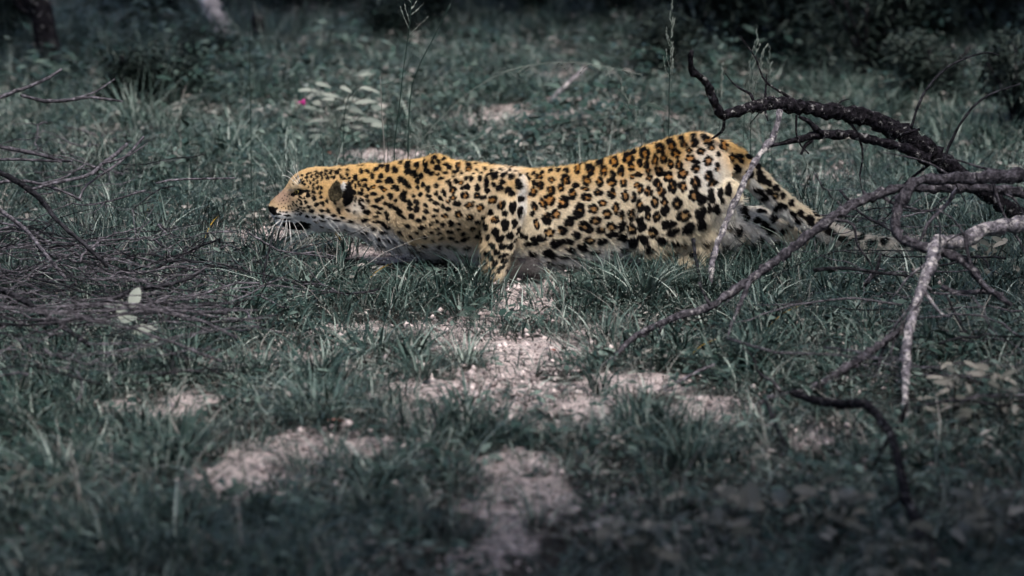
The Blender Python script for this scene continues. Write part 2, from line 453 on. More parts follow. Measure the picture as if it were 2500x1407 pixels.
# surface nets
def surface_nets(F, org, h):
    S = F < 0
    c = np.zeros(tuple(n_ - 1 for n_ in F.shape), dtype=np.int8)
    for a in (0, 1):
        for b_ in (0, 1):
            for d in (0, 1):
                c += S[a:F.shape[0] - 1 + a, b_:F.shape[1] - 1 + b_, d:F.shape[2] - 1 + d]
    act = np.argwhere((c > 0) & (c < 8))
    idx = np.full(c.shape, -1, dtype=np.int64); idx[tuple(act.T)] = np.arange(len(act))
    acc = np.zeros((len(act), 3)); cnt = np.zeros(len(act))
    cor = [(a, b_, d) for a in (0, 1) for b_ in (0, 1) for d in (0, 1)]
    for p in cor:
        for ax in range(3):
            if p[ax]: continue
            q = list(p); q[ax] = 1
            fa = F[act[:, 0] + p[0], act[:, 1] + p[1], act[:, 2] + p[2]]; fb = F[act[:, 0] + q[0], act[:, 1] + q[1], act[:, 2] + q[2]]
            mk = (fa < 0) != (fb < 0)
            t = np.where(mk, fa / np.where(mk, fa - fb, 1), 0)
            pt = np.tile(np.array(p, float), (len(act), 1)); pt[:, ax] += t
            acc[mk] += pt[mk]; cnt[mk] += 1
    V = (act + acc / cnt[:, None]) * h + org
    Q = []
    for ax in range(3):
        u, w = (ax + 1) % 3, (ax + 2) % 3
        sa = [slice(None)] * 3; sb = [slice(None)] * 3; sa[ax] = slice(0, -1); sb[ax] = slice(1, None)
        A, B = S[tuple(sa)], S[tuple(sb)]
        e = np.argwhere(A != B)
        e = e[(e[:, u] > 0) & (e[:, w] > 0) & (e[:, u] < F.shape[u] - 1) & (e[:, w] < F.shape[w] - 1)]
        fl = A[tuple(e.T)]
        def cell(du, dw):
            k = e.copy(); k[:, u] -= du; k[:, w] -= dw
            return idx[tuple(k.T)]
        q = np.stack([cell(0, 0), cell(1, 0), cell(1, 1), cell(0, 1)], -1)
        q[~fl] = q[~fl][:, ::-1]
        Q.append(q)
    return V, np.concatenate(Q)
V, Q = surface_nets(F, np.array([ox, oy, oz]), h)
# keep the one largest connected shell, then relax
lab = np.arange(len(V))
while True:
    l2 = lab.copy(); mn = lab[Q].min(1)
    for k in range(4): np.minimum.at(l2, Q[:, k], mn)
    l2 = l2[l2]
    if (l2 == lab).all(): break
    lab = l2
vals, cts = np.unique(lab, return_counts=True)
keep = lab == vals[cts.argmax()]
rm = np.cumsum(keep) - 1
Q = rm[Q[keep[Q].all(1)]]; V = V[keep]
def relax(V, Q, it, lam=0.5):
    E = np.concatenate([Q[:, [0, 1]], Q[:, [1, 2]], Q[:, [2, 3]], Q[:, [3, 0]]]); E = np.concatenate([E, E[:, ::-1]])
    deg = np.bincount(E[:, 0], minlength=len(V))
    for k in range(it):
        for l_ in (lam, -lam * 1.04):
            s = np.stack([np.bincount(E[:, 0], V[E[:, 1], j], len(V)) for j in range(3)], -1)
            V = V + l_ * (s / deg[:, None] - V)
    return V
V = relax(V, Q, 6)
def vnormals(V, Q):
    n = np.cross(V[Q[:, 2]] - V[Q[:, 0]], V[Q[:, 3]] - V[Q[:, 1]])
    N = np.zeros_like(V)
    for k in range(4): np.add.at(N, Q[:, k], n)
    return N / (np.linalg.norm(N, axis=1)[:, None] + 1e-12)
VN = vnormals(V, Q)
print('leopard verts', len(V), 'quads', len(Q))
bvh = BVHTree.FromPolygons([tuple(p) for p in V], [tuple(int(i) for i in q) for q in Q])
def hit(px, py):
    d = ray(px, py); d = d / np.linalg.norm(d)
    loc, nor, fi, ds = bvh.ray_cast(Vector(CAM), Vector(d))
    return (None, None) if loc is None else (np.array(loc), np.array(nor))

# coat markings read off the animal's flank: each row is x, y, half-length, half-width, turn; 'r' rows are rosettes, 's' rows solid spots, a few of them shaded skin folds painted black
def rows(txt, x0, y0, sc):
    o = []
    for it in txt.replace('\n', ' ').split(';'):
        w = it.split()
        if not w: continue
        n = [float(q) for q in w[1:]] + [0.0]
        o.append((x0 + n[0] / sc, y0 + n[1] / sc, n[2] / sc, n[3] / sc, math.radians(n[4]), w[0]))
    return o
SH = """s 175 225 30 12 -20;s 210 235 25 12 -10;s 287 240 22 10;s 125 262 18 14;s 195 272 20 14;s 242 265 20 14 20;s 355 255 35 16 -15;s 330 315 28 14;s 310 290 25 12 20;r 410 300 32 26 -25;s 135 300 24 18;s 228 310 26 18 -25;
s 252 325 22 13;s 55 305 24 18 10;s 35 372 28 24 -10;s 145 343 28 16 -10;s 180 365 26 16 -30;s 298 358 24 12 10;s 240 370 18 12;s 268 405 24 14 -10;s 98 390 20 18;s 66 433 20 20;s 385 350 32 14;s 440 378 22 18 20;s 375 392 20 12 -20;
s 395 435 20 16 20;s 325 440 24 14;s 345 465 20 14 -20;s 222 470 18 22;s 115 463 18 18;s 155 488 20 14;s 68 485 16 16;s 155 518 22 10;s 90 545 16 16;s 160 560 26 12 5;s 226 540 18 16;s 285 520 18 10;s 300 545 16 20 -40;r 372 510 40 28 -30;
s 450 492 18 12;s 492 482 24 24;r 472 552 42 34;r 372 572 40 22 -15;s 178 592 18 14;s 225 620 30 16 10;s 265 580 22 16 30;r 330 605 26 20;s 405 622 34 24 -15;r 510 632 52 30 -25;r 605 655 46 38 -35;s 285 648 14 22 -10;s 135 640 18 16;s 140 690 26 20 10;
s 228 680 30 14 10;s 330 668 22 16;r 300 725 36 24;s 210 728 26 12 -10;s 125 745 18 16;s 75 765 18 18;s 60 670 24 26;s 20 730 20 18;r 418 710 38 40 20;r 510 740 40 36 10;s 632 738 22 20;s 700 695 24 32 20;s 585 780 26 24;s 655 815 22 36 -10;r 735 760 46 36 -10;s 820 705 22 28 25;
r 575 555 36 30 -30;s 630 568 30 20;s 665 515 28 18;r 578 490 28 32 -10;s 655 450 24 40 10;s 718 462 20 20;s 790 440 24 20;s 770 490 38 22 -10;s 840 505 26 30 30;s 875 537 26 26 20;r 712 590 52 42 -35;r 790 635 38 54 20;s 885 655 30 52 -5;s 945 690 22 48;s 930 460 28 50 -5;s 955 580 24 34 -15;
s 820 805 36 50 10;s 900 790 28 36 10;s 740 870 32 44 15;s 860 895 30 36 10;s 932 850 20 34 20;s 910 930 18 24 20;s 778 925 40 28 -25;s 798 988 32 30 -10;s 862 990 28 28;s 675 915 18 34;s 712 985 30 26 20;s 748 1040 24 30 -10;s 800 1068 40 20 -25;s 815 1112 36 22 -25;s 700 1090 22 30 -30;s 665 1050 24 26;s 730 1140 20 34 20;s 770 1190 18 30;s 685 1190 14 24;s 805 1160 14 20;s 845 1200 14 12;s 655 1130 16 26;
s 870 398 26 20 -10;s 795 388 20 16;s 725 400 28 20;s 690 370 30 10 -25;s 525 415 20 16;s 600 410 20 22;r 500 330 36 24;s 495 290 24 10;r 440 450 26 16 -10;s 455 880 26 22;s 350 790 28 30;s 278 798 22 22;s 225 773 24 14 10;s 178 795 16 18;s 232 835 20 14;s 180 868 20 14;s 248 875 22 14;s 108 825 28 18 -20;s 345 862 44 16 10;s 350 915 30 20;s 265 918 24 14 -30;s 420 795 24 12;s 415 838 24 14;s 470 925 42 22 -25;r 535 835 32 30;s 615 865 26 26 40;s 585 900 34 14 -20;s 325 980 24 20;s 240 975 26 16;s 190 935 16 14;s 380 1000 20 16;s 400 945 24 12;s 490 1000 40 16 -10;s 60 865 18 16;
r 1055 525 40 46 20;r 1115 470 38 40 20;s 1065 450 16 24 -20;s 1015 420 18 18;r 1105 400 40 20;r 1215 425 34 24;r 1335 425 50 44 20;r 1295 490 34 36 10;r 1210 510 44 42 20;r 1070 650 32 48 -20;s 1050 710 22 24;r 1140 625 32 60 -30;r 1195 595 56 60 30;r 1315 615 54 66 30;r 1395 545 40 54 10;r 1250 715 48 48;r 1175 750 48 66 -25;r 1090 800 30 54 -15;r 1200 870 52 48 20;s 1130 920 32 40 -30;s 1075 940 38 44 30;s 1010 970 28 28;s 1255 965 54 44 10;s 1345 945 58 30 10;r 1305 850 54 48 25;r 1365 780 50 56 25;r 1450 690 54 60 10;
s 1430 895 40 34;s 1490 790 40 22;r 1540 845 46 40 20;s 1380 1020 44 26 15;s 1480 1000 50 34 15;s 1330 1070 60 24 5;s 1190 1050 56 46 30;s 1440 1080 60 18;
s 640 330 18 8 20;s 700 350 20 8 15;s 780 345 18 8 10;s 850 350 24 8 5;s 820 370 16 7;s 900 360 16 8;s 610 370 18 8 -20;s 560 290 14 8;s 1000 380 18 9;s 1060 370 18 10;s 1130 360 16 8;s 1200 345 20 10;s 1270 340 22 12;s 1340 345 24 12;s 940 375 18 9;s 575 345 18 8 20;s 740 370 18 8;s 545 380 18 10;s 480 410 18 12"""
HA = """r 30 400 30 40 10;r 140 412 52 42;r 255 415 42 46 10;r 345 340 46 42;s 215 345 36 20 -20;s 400 275 40 16 -20;r 470 315 60 40 -10;r 405 420 36 50 10;s 335 450 28 30;r 495 385 36 34;r 565 350 30 40;r 625 360 30 46 10;r 610 270 54 46;s 510 250 30 16 -15;r 700 325 32 52 10;r 740 230 52 36 -10;r 775 310 34 46 10;r 845 205 40 36 -20;s 820 165 36 16 -15;r 880 270 46 40 -15;r 945 190 40 30;s 915 135 30 14 -10;r 1035 178 42 34;s 1020 115 26 12;r 1145 165 54 30 5;s 1110 118 30 10;r 990 242 34 24;r 1090 250 44 30;r 1175 215 36 30 20;r 1280 200 60 32 25;s 1235 270 26 18 30;
r 1000 310 50 34;r 835 360 30 38;r 905 365 34 52 5;r 735 420 42 42;r 640 415 34 24 -30;s 1055 340 28 18;r 1045 395 44 42;r 1150 330 44 48;r 1225 385 28 48;r 1155 455 44 50;r 935 440 52 46;r 815 465 50 48;r 655 475 34 26 -25;r 555 445 40 26;r 500 465 26 24;r 425 520 34 40;r 325 515 50 44;r 220 510 40 46;r 110 500 44 46;s 15 540 30 22;r 95 570 44 20 10;r 210 600 46 36;r 325 610 48 50;r 110 640 58 38;r 440 630 38 60;r 515 640 30 54;r 575 570 36 52 25;r 650 590 40 48 20;r 540 535 38 24 -25;r 725 520 44 42;r 755 590 46 46;r 850 550 44 64 5;r 935 545 46 52 -10;r 1045 515 50 64 -15;r 1190 515 54 38 -25;s 1175 580 32 16 -30;r 890 690 52 62;r 1030 620 56 56 -20;s 1092 655 46 50 -35;s 1180 640 34 48;s 1260 605 26 44 -10;s 1330 580 32 46;s 1275 670 16 28;r 780 680 36 44;r 700 680 38 54;s 785 755 40 42;s 635 740 26 30;r 575 710 36 62 10;
r 245 690 44 32;r 165 740 52 48;r 50 735 50 54;s 30 800 46 30;r 285 785 48 48;r 360 735 36 64 -5;r 185 840 62 46;r 90 890 66 48 15;s 20 960 36 28;r 410 790 28 50;r 495 790 44 62 10;r 640 800 30 44;r 715 805 38 54 15;s 570 840 30 34;r 320 890 52 48 10;r 230 920 46 40;s 590 895 34 46 10;r 505 915 46 50;s 410 890 34 56 25;s 815 870 58 46 -10;s 850 938 56 34 -15;r 945 795 72 62 -20;s 1090 775 54 56 -30;s 1225 740 32 48;s 1165 730 16 56;s 985 905 64 46 -25;s 1095 870 46 56 -30;r 680 940 54 56;s 755 1010 50 36;s 600 1000 48 42;s 860 1030 38 28;r 130 1010 60 42;s 240 1020 44 34;s 70 1060 50 30;s 425 985 48 40 -30;s 510 1030 48 46;s 650 1080 38 34;s 330 960 50 30;
r 1350 300 36 46 -10;r 1425 305 60 36 40;s 1405 390 44 34 20;s 1510 440 32 46;s 1590 430 30 28 30;r 1620 490 60 40 45;s 1680 590 26 26;s 1730 560 26 22;s 1590 580 50 28 30;r 1730 625 36 36;s 1640 640 38 30;s 1740 720 30 38;s 1500 290 30 18 40;s 1640 735 58 30 -10;s 1450 755 52 22;s 1475 808 38 38;s 1410 930 44 44;s 1720 815 42 38;s 1575 840 38 28;s 1640 880 34 38;s 1690 930 38 36;s 1340 850 32 76 10"""
TA = """s 480 790 26 16 45;s 500 860 34 22 20;s 545 890 24 16 40;s 550 940 30 18 30;s 590 920 26 14 45;s 630 965 18 18;s 620 1020 40 18 30;s 680 1010 22 16 45;s 735 1070 24 20 45;s 690 1070 30 14 40;s 790 1110 36 26 35;s 720 1110 26 16 20;s 850 1120 20 14;s 905 1180 46 22 30;s 980 1220 36 16 20;s 1050 1240 40 18 15;s 1090 1215 30 12;s 1150 1250 34 20 10;s 1010 1255 30 14"""
NE = """s 965 470 24 14;s 1085 480 22 14;s 1170 475 34 28;s 1100 440 26 16;s 1055 385 22 12;s 1030 440 20 20;s 1215 390 30 20;s 1150 375 22 26 -40;s 1315 345 30 24 -40;s 1320 400 28 26;s 1260 465 24 26;s 1300 490 22 22;s 1330 520 24 18;s 1375 420 30 24;s 1395 355 24 20;s 1435 435 20 18;s 1405 475 20 18;s 1450 510 18 14;s 1235 540 22 18;s 1205 525 22 12 -30;s 1180 600 26 24;r 1130 550 28 18;s 1105 528 20 14;r 1040 525 26 18;s 1000 540 18 16;s 972 512 20 14;s 1040 580 24 16;s 1075 632 24 22;s 985 600 18 14;s 950 548 14 12;s 940 578 24 14;s 940 630 22 16;s 995 640 16 16;s 930 660 14 14;s 955 690 16 18;s 1050 682 30 14 10;s 1100 700 20 14;s 1115 610 14 14;s 1140 662 18 16;s 1185 680 22 18;s 1225 640 14 12;s 1295 575 26 20;s 1280 610 28 18;s 1295 637 24 16;s 1340 660 20 24;s 1370 600 16 10;s 1395 650 22 20;s 1425 590 14 12;s 1395 705 22 30;s 1340 700 20 24;s 1240 710 40 15 20;s 1265 755 40 15 30;s 985 730 34 18 15;s 1085 735 26 12;s 1060 765 24 10;s 1155 745 24 18;s 1165 780 20 12;s 850 805 26 16;s 965 795 28 18;s 1085 810 50 14;s 1150 845 40 20;s 1040 860 30 16;s 1120 890 34 16;s 960 880 40 22;s 1355 765 28 20;s 1410 795 24 18;s 1440 850 34 20 -15;s 880 570 18 22 -40;s 895 450 20 24;s 940 400 20 14;s 990 400 22 12;s 1100 360 20 12;s 1260 330 20 12"""  # the long slanting neck rows are shadowed skin folds drawn as spots
HE = """s 690 280 24 16 -20;s 763 265 24 14;s 830 225 28 12 -20;s 850 280 22 24 -40;s 925 265 22 18;s 930 312 24 12 -40;s 800 320 18 18;s 745 360 18 24 -15;s 795 395 16 24;s 855 350 16 28 -5;s 655 385 24 20;s 630 355 14 36 40;s 595 335 14 40 40;s 700 325 12 12;s 985 230 22 22;s 1060 215 24 18;s 1015 290 28 28;s 1105 280 42 20 5;s 1155 205 38 26;s 1225 265 30 22;s 1280 310 34 18 15;s 1355 300 24 22;s 1320 235 30 20;s 900 215 44 12 -5;s 720 425 12 14;s 790 445 20 22;s 860 440 26 30;s 920 440 24 24 45;s 795 510 30 28;s 900 515 28 26;s 715 555 38 30 20;s 805 600 34 40;s 915 585 28 20 20;s 680 665 28 24;s 845 700 36 38;s 935 685 34 40;s 725 735 34 24;s 1005 650 22 34 -35;s 765 805 44 26;s 600 845 24 24;s 700 885 34 18 20;s 805 895 34 20 5;s 930 795 46 22 20;s 1025 805 48 26 35;s 925 880 56 20 35;s 930 950 46 20 5;s 840 965 34 18;s 1040 920 40 14 10;s 1110 870 46 22 20;s 1150 945 66 20 5;s 1185 800 30 52 -30;s 1245 905 44 18 20;s 1365 965 48 28;s 1430 510 30 38 -30;s 1450 420 22 30 -20;s 1350 385 18 46 -35;s 1410 345 20 28;s 1500 365 18 28;s 1520 405 20 22;s 1540 525 34 24 -15;s 1630 570 26 26;s 1565 325 24 22;s 1618 320 24 22;s 1605 400 28 20;s 1500 520 14 22;s 1460 595 16 20;s 1555 470 20 14;s 1540 620 32 20 10;s 1520 690 24 24;s 1570 745 26 26;s 1445 640 14 20;s 1435 715 12 14;s 1435 815 18 16;s 600 590 30 14 20;s 655 600 16 14;s 570 622 24 10 40;s 545 655 14 12;s 595 640 24 10 30;s 610 690 28 16 25;s 535 710 24 12 40;s 490 670 26 8 50;s 600 745 22 12 10;s 560 770 20 12;s 655 755 16 14;s 640 795 32 12 20;s 540 800 34 10;s 480 705 20 8 50;s 445 730 16 8 45;s 405 725 11 13;s 460 770 16 9 20;s 415 770 10 9;s 480 810 13 8;s 510 850 12 7;s 545 860 12 7;
b 255 852 50 13 4;b 390 873 56 14 3;s 330 820 13 9;s 380 822 18 10;s 280 812 10 8;b 235 912 46 13 6;b 360 930 80 17;b 640 1000 120 40 -3;b 430 1030 120 60 2;b 620 1060 120 40 -12;b 505 530 70 28 -30;b 580 498 74 44 -12;b 690 488 60 16 -12;b 165 800 78 52 35;b 120 770 40 40;b 210 770 40 14 -20;s 350 560 4 4;s 380 620 4 4;s 330 640 4 4;s 300 690 4 4;s 360 690 5 4;s 410 660 5 4;s 340 730 5 4;s 390 580 5 4;s 430 610 5 5;s 270 650 3 3;s 310 600 3 3;s 250 700 4 3;s 370 760 6 5;s 420 540 5 4;s 300 750 4 4;s 530 300 14 8 40;s 490 330 14 8 50;s 560 270 16 8 30;s 480 380 12 8;s 620 250 20 8 -10;s 740 215 24 8 -10;s 700 235 18 8;s 830 190 24 7;s 990 180 30 8;s 1080 175 30 8;s 1210 165 30 8;s 1330 170 30 10"""
MARKS = rows(SH, 1000, 320, 3.518) + rows(HA, 1400, 300, 3.518) + rows(NE, 600, 300, 3.35) + rows(HE, 640, 390, 6.396) + rows(TA, 1650, 80, 2.426)
# settle every mark on the skin
srnd = random.Random(3)
spots = []    # centre, normal, axis a, axis b, ra, rb, kind, params
for (px, py, ra, rb, an, kd) in MARKS:
    P, Nn = hit(px, py)
    if P is None:
        continue
    e1 = np.array([math.cos(an), 0, -math.sin(an)]); e2 = np.array([math.sin(an), 0, math.cos(an)])
    gs = 1.0; ra += .4 if kd == 'r' else .8; rb += .4 if kd == 'r' else .8
    spots.append((P, Nn, e1, e2, ra * gs / 850, rb * gs / 850, kd, srnd.random() * 6.28, srnd.choice((3, 4, 4, 5)), srnd.random()))
# the rest of the coat (far flank, belly, limbs, end of the tail): spaced at random
xs0 = W(900, 500)[0]; xs1 = W(1170, 500)[0]
def size_at(p):
    px = 1250 + 850 * p[0]
    if px > 1830: return (.0135 if px < 2040 else .016), 's'
    if p[2] < .10: return .015, 's'
    if px < 870: return .007, 's'
    if px < 1170: return .010, 's'
    return .0145, 'r'
cen = np.array([s_[0] for s_ in spots]); rad = np.array([max(s_[4], s_[5]) for s_ in spots])
order = RNG.permutation(len(V))[:9000]
cl = list(cen); rl = list(rad)
CL = np.zeros((len(cl) + 2500, 3)); RL = np.zeros(len(cl) + 2500); CL[:len(cl)] = cen; RL[:len(cl)] = rad; nC = len(cl)
for i in order:
    p = V[i]; r_, kd = size_at(p)
    facing = VN[i] @ (CAM - p) / np.linalg.norm(CAM - p)
    px = 1250 + 850 * p[0]
    if px < 800 and abs(p[1]) < .05: continue
    if nC >= len(CL): break
    need = (RL[:nC] + r_) * (1.28 if facing < 0.15 or px > 1830 and px < 1980 else 1.02 if px >= 1980 else 1.12 if p[2] < .11 else 1.45 if kd == 's' else 1.75)
    if ((CL[:nC] - p) ** 2).sum(1).__lt__(need ** 2).any(): continue
    CL[nC] = p; RL[nC] = r_; nC += 1
    t = np.array([1, 0, -0.3]) - VN[i] * (VN[i] @ np.array([1, 0, -0.3])); t /= np.linalg.norm(t) + 1e-9
    an = srnd.uniform(-.5, .5); u = np.cross(VN[i], t)
    e1 = t * math.cos(an) + u * math.sin(an); e2 = np.cross(VN[i], e1)
    spots.append((p, VN[i], e1, e2, r_ * srnd.uniform(.9, 1.25), r_ * srnd.uniform(.65, .95), kd, srnd.random() * 6.28, srnd.choice((3, 4, 5)), srnd.random()))
print('spots', len(spots))

BLACK = np.array([.006, .0055, .006])
def coat(P, Nn, jit=0.0):
    """coat colour at skin points"""
    n = len(P); px, py = 1250 + P[:, 0] * 850, 0
    qx, qy = PX(P)
    wob = 0.0007
    Pw = P + wob * np.stack([np.sin(P[:, 2] * 520 + P[:, 0] * 210), np.sin(P[:, 0] * 430), np.sin(P[:, 0] * 480 + P[:, 2] * 160)], -1)
    if jit: Pw = Pw + RNG.normal(0, jit, P.shape)
    t = (P[:, 2] - np.interp(P[:, 0], sx, sbt)) / (np.interp(P[:, 0], sx, stp) - np.interp(P[:, 0], sx, sbt))
    tan = np.array([.74, .57, .36]); gold = np.array([.70, .455, .18]); cream = np.array([.84, .725, .55]); white = np.array([.86, .83, .80])
    blotch = fbm(P[:, 0] * 9 + 40, P[:, 2] * 9, 3, 3)[:, None]
    c = tan * (1 - sstep(.25, .65, t)[:, None]) + tan * sstep(.25, .65, t)[:, None]
    hdm = (1 - sstep(800, 900, qx))[:, None] * .7
    c = c * (1 - hdm) + np.array([.58, .42, .25]) * hdm
    flank = sstep(1170, 1260, qx) * (1 - sstep(.70, 1.0, t))
    c = c * (1 - .85 * flank[:, None]) + cream * .85 * flank[:, None]
    g = sstep(.62, 1.02, t + (blotch[:, 0] - .5) * .4)[:, None] * .9 * (1 - hdm * .7)
    c = c * (1 - g) + gold * g
    def ell(a, b_, ra, rb, e=1.0):
        return np.clip(1.4 - np.sqrt(((qx - a) / ra) ** 2 + ((qy - b_) / rb) ** 2), 0, 1)[:, None] ** e
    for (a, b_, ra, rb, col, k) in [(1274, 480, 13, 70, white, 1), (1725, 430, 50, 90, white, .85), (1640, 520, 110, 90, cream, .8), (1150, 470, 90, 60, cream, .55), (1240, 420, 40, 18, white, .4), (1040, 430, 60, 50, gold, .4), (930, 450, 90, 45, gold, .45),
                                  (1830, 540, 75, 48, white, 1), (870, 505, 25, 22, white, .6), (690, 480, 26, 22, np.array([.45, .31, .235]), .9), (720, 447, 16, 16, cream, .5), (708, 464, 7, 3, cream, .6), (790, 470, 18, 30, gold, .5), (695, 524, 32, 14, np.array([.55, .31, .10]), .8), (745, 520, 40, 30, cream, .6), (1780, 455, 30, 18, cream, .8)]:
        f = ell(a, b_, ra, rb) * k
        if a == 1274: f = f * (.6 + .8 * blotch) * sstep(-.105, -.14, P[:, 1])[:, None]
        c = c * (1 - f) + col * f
    low = (1 - sstep(.06, .30, t))[:, None] * (qx < 1800)[:, None] * (P[:, 1] > -.126)[:, None] * (1 - sstep(1600, 1660, qx)[:, None] * (P[:, 1] < -.06)[:, None] * .75)
    c = c * (1 - low) + white * low
    tailu = ((qx > 1830) & (Nn[:, 2] < -.1))[:, None] * .8
    c = c * (1 - tailu) + white * tailu
    tip = sstep(1960, 2040, qx)[:, None] * .8
    c = c * (1 - tip) + white * .55 * tip
    c = c * (.92 + .16 * blotch)
    order_ = np.argsort(P[:, 0]); xs_ = P[order_, 0]
    blk = np.zeros(n); org = np.zeros(n)
    for (C, N0, e1, e2, ra, rb, kd, ph, nb, rv) in spots:
        R_ = max(ra, rb) * 1.5
        lo, hi = np.searchsorted(xs_, C[0] - R_ * 1.6), np.searchsorted(xs_, C[0] + R_ * 1.6)
        ids = order_[lo:hi]
        D = Pw[ids] - C
        mk = ((D ** 2).sum(1) < (R_ * 1.7) ** 2) & (Nn[ids] @ N0 > -0.15)
        ids = ids[mk]; D = D[mk]
        if not len(ids): continue
        a, b_ = D @ e1 / ra, D @ e2 / rb
        r = np.sqrt(a * a + b_ * b_); th = np.arctan2(b_, a)
        if kd == 'r':
            ring = r
            hs = int(ph * 1e6) % 9973
            bb = np.zeros(len(ids))
            for j in range(nb):
                hj = math.sin(hs + j * 12.9898) * 43758.5453; hj -= math.floor(hj); hk = math.sin(hs * 1.7 + j * 78.233) * 12345.678; hk -= math.floor(hk)
                ta = ph + (j + (hj - .5) * .5) * 6.2832 / nb; rb_ = (.48 if nb == 3 else .41 if nb == 4 else .36) * (.85 + .3 * hk); rc = .98 - rb_
                ca, sa_ = math.cos(ta), math.sin(ta)
                ra2, ta2 = (a * ca + b_ * sa_ - rc) / (rb_ * .92), (-a * sa_ + b_ * ca) / (rb_ * 1.22)
                bb = np.maximum(bb, sstep(1.12, .88, np.sqrt(ra2 * ra2 + ta2 * ta2)))
            blk[ids] = np.maximum(blk[ids], bb)
            org[ids] = np.maximum(org[ids], sstep(.85, .60, ring))
        else:
            am = .04 if kd == 'b' else .11
            edge = 1 + am * np.cos(2 * th + ph) + am * .8 * np.cos(3 * th + ph * 2.3) + am * .5 * np.cos(5 * th + ph * 1.7)
            blk[ids] = np.maximum(blk[ids], sstep(1.10, .92, r / edge))
    oc = np.array([.47, .195, .028]); pale = sstep(.2, .75, t)[:, None]
    oc = oc * pale + np.array([.40, .24, .085]) * (1 - pale)
    hd = ((qx < 870))[:, None]
    c = c * (1 - org[:, None] * .85) + oc * org[:, None] * .85
    # ears: black backs with a white bar, olive cups
    dx, dz = (qx - 834), (qy - 470)
    ec = W(834, 470, -.077)
    ear = (((P[:, 0] - ec[0]) / .039) ** 2 + ((np.abs(P[:, 1]) - .077) / .027) ** 2 + ((P[:, 2] - ec[2]) / .041) ** 2 < 1) & (np.abs(P[:, 1]) > .070)
    jx, jy = qx + np.sin(P[:, 2] * 900) * 1.4 + RNG.normal(0, 1.0, n), qy + RNG.normal(0, 1.2, n)
    cup = ear & (((jx - 817) / 21) ** 2 + ((jy - 467) / 26) ** 2 < 1)
    back = ear & ~cup & (jx > 834) & (((jx - 846) / 17) ** 2 + ((jy - 477) / 28) ** 2 < 1.05)
    c[cup] = np.array([.07, .058, .036]) * (.5 + 7.0 * RNG.random((n, 1)) ** 7)[cup]; c[back] = BLACK * 1.2
    wb = ear & (((jx - 838) / 5) ** 2 + ((jy - 455) / 11) ** 2 < 1); c[wb] = white * .9
    blk[cup | back | wb] *= 0
    c = c * (1 - blk[:, None]) + BLACK * blk[:, None]
    pad = (sstep(1224, 1246, qx + (blotch[:, 0] - .5) * 50) * (qy > 595) * (P[:, 1] < -.132) * (P[:, 2] < .085) * (qx < 1345))[:, None]
    c = c * (1 - .97 * pad) + np.array([.030, .028, .032]) * .97 * pad * np.clip(blotch * 4.5 - 1.5, .2, 2.0)
    return c
def subdivide(V, Q):
    E = np.sort(np.stack([Q, np.roll(Q, -1, 1)], -1).reshape(-1, 2), 1)
    ue, inv = np.unique(E, axis=0, return_inverse=True); inv = inv.reshape(-1, 4)
    nv = len(V); em_ = inv + nv; fc = np.arange(len(Q)) + nv + len(ue)
    V2 = np.concatenate([V, V[ue].mean(1), V[Q].mean(1)])
    Q2 = np.concatenate([np.stack([Q[:, k], em_[:, k], fc, em_[:, k - 1]], -1) for k in range(4)])
    return V2, Q2
V2, Q2 = subdivide(V, Q)
V2 = relax(V2, Q2, 2)
N2 = vnormals(V2, Q2)
CC = coat(V2, N2)
LM = raw_mesh('leopard', V2, Q2)
set_attr(LM, 'coat', np.concatenate([CC, np.ones((len(V2), 1))], 1), 'FLOAT_COLOR')
m, nt, b, out = new_mat('leopard_coat')
nt.links.new(attr_n(nt, 'coat', 'Color'), b.inputs['Base Color'])
b.inputs['Roughness'].default_value = 0.7; b.inputs['Specular IOR Level'].default_value = 0.03
leopard = tag(obj('leopard', LM, m), 'spotted golden leopard stalking low through the grass, facing left', 'leopard')

# fur
T = np.concatenate([Q[:, [0, 1, 2]], Q[:, [0, 2, 3]]])
ar = np.linalg.norm(np.cross(V[T[:, 1]] - V[T[:, 0]], V[T[:, 2]] - V[T[:, 0]]), axis=1) / 2
tn = VN[T].mean(1); tcn = V[T].mean(1)
vd = CAM - tcn; vd /= np.linalg.norm(vd, axis=1)[:, None]
wgt = ar * np.where((tn * vd).sum(1) > -.35, 1.0, .3)
wgt *= np.where(tcn[:, 0] < W(870, 500)[0], 1.6, 1.0)
NH = 420000
ti = RNG.choice(len(T), NH, p=wgt / wgt.sum())
r1, r2 = np.sqrt(RNG.random(NH)), RNG.random(NH)
B0, B1, B2 = (1 - r1)[:, None], (r1 * (1 - r2))[:, None], (r1 * r2)[:, None]
HP = V[T[ti, 0]] * B0 + V[T[ti, 1]] * B1 + V[T[ti, 2]] * B2
HN = VN[T[ti, 0]] * B0 + VN[T[ti, 1]] * B1 + VN[T[ti, 2]] * B2
HN /= np.linalg.norm(HN, axis=1)[:, None]
hx, hy = PX(HP)
flow = np.tile(np.array([1.0, 0, -.28]), (NH, 1))
leg = ((hx > 1160) & (hx < 1350) & (hy > 470) & (HP[:, 1] < -.128))
flow[leg] = np.array([-.25, 0, -1.0])
hl = (hx > 1560) & (hx < 1790) & (hy > 430); flow[hl] = np.array([.55, 0, -.75])
sh = (hx > 1000) & (hx < 1170) & (hy > 430); flow[sh] = np.array([.75, 0, -.6])
tlm = hx > 1800; flow[tlm] = np.array([.9, 0, -.65])
fl_ = hx > 1980; flow[fl_] = np.array([1, 0, -.2])
def wav(P, k, s):
    return np.sin(P[:, 0] * k + s + 2.1 * np.sin(P[:, 2] * k * .8 + s * 2)) * np.cos(P[:, 2] * k * 1.1 + 1.7 * np.sin(P[:, 0] * k * .7 + s))
flow += np.stack([.10 * wav(HP, 170, 1), np.zeros(NH), .34 * wav(HP, 190, 2) + .22 * wav(HP, 70, 5)], -1)
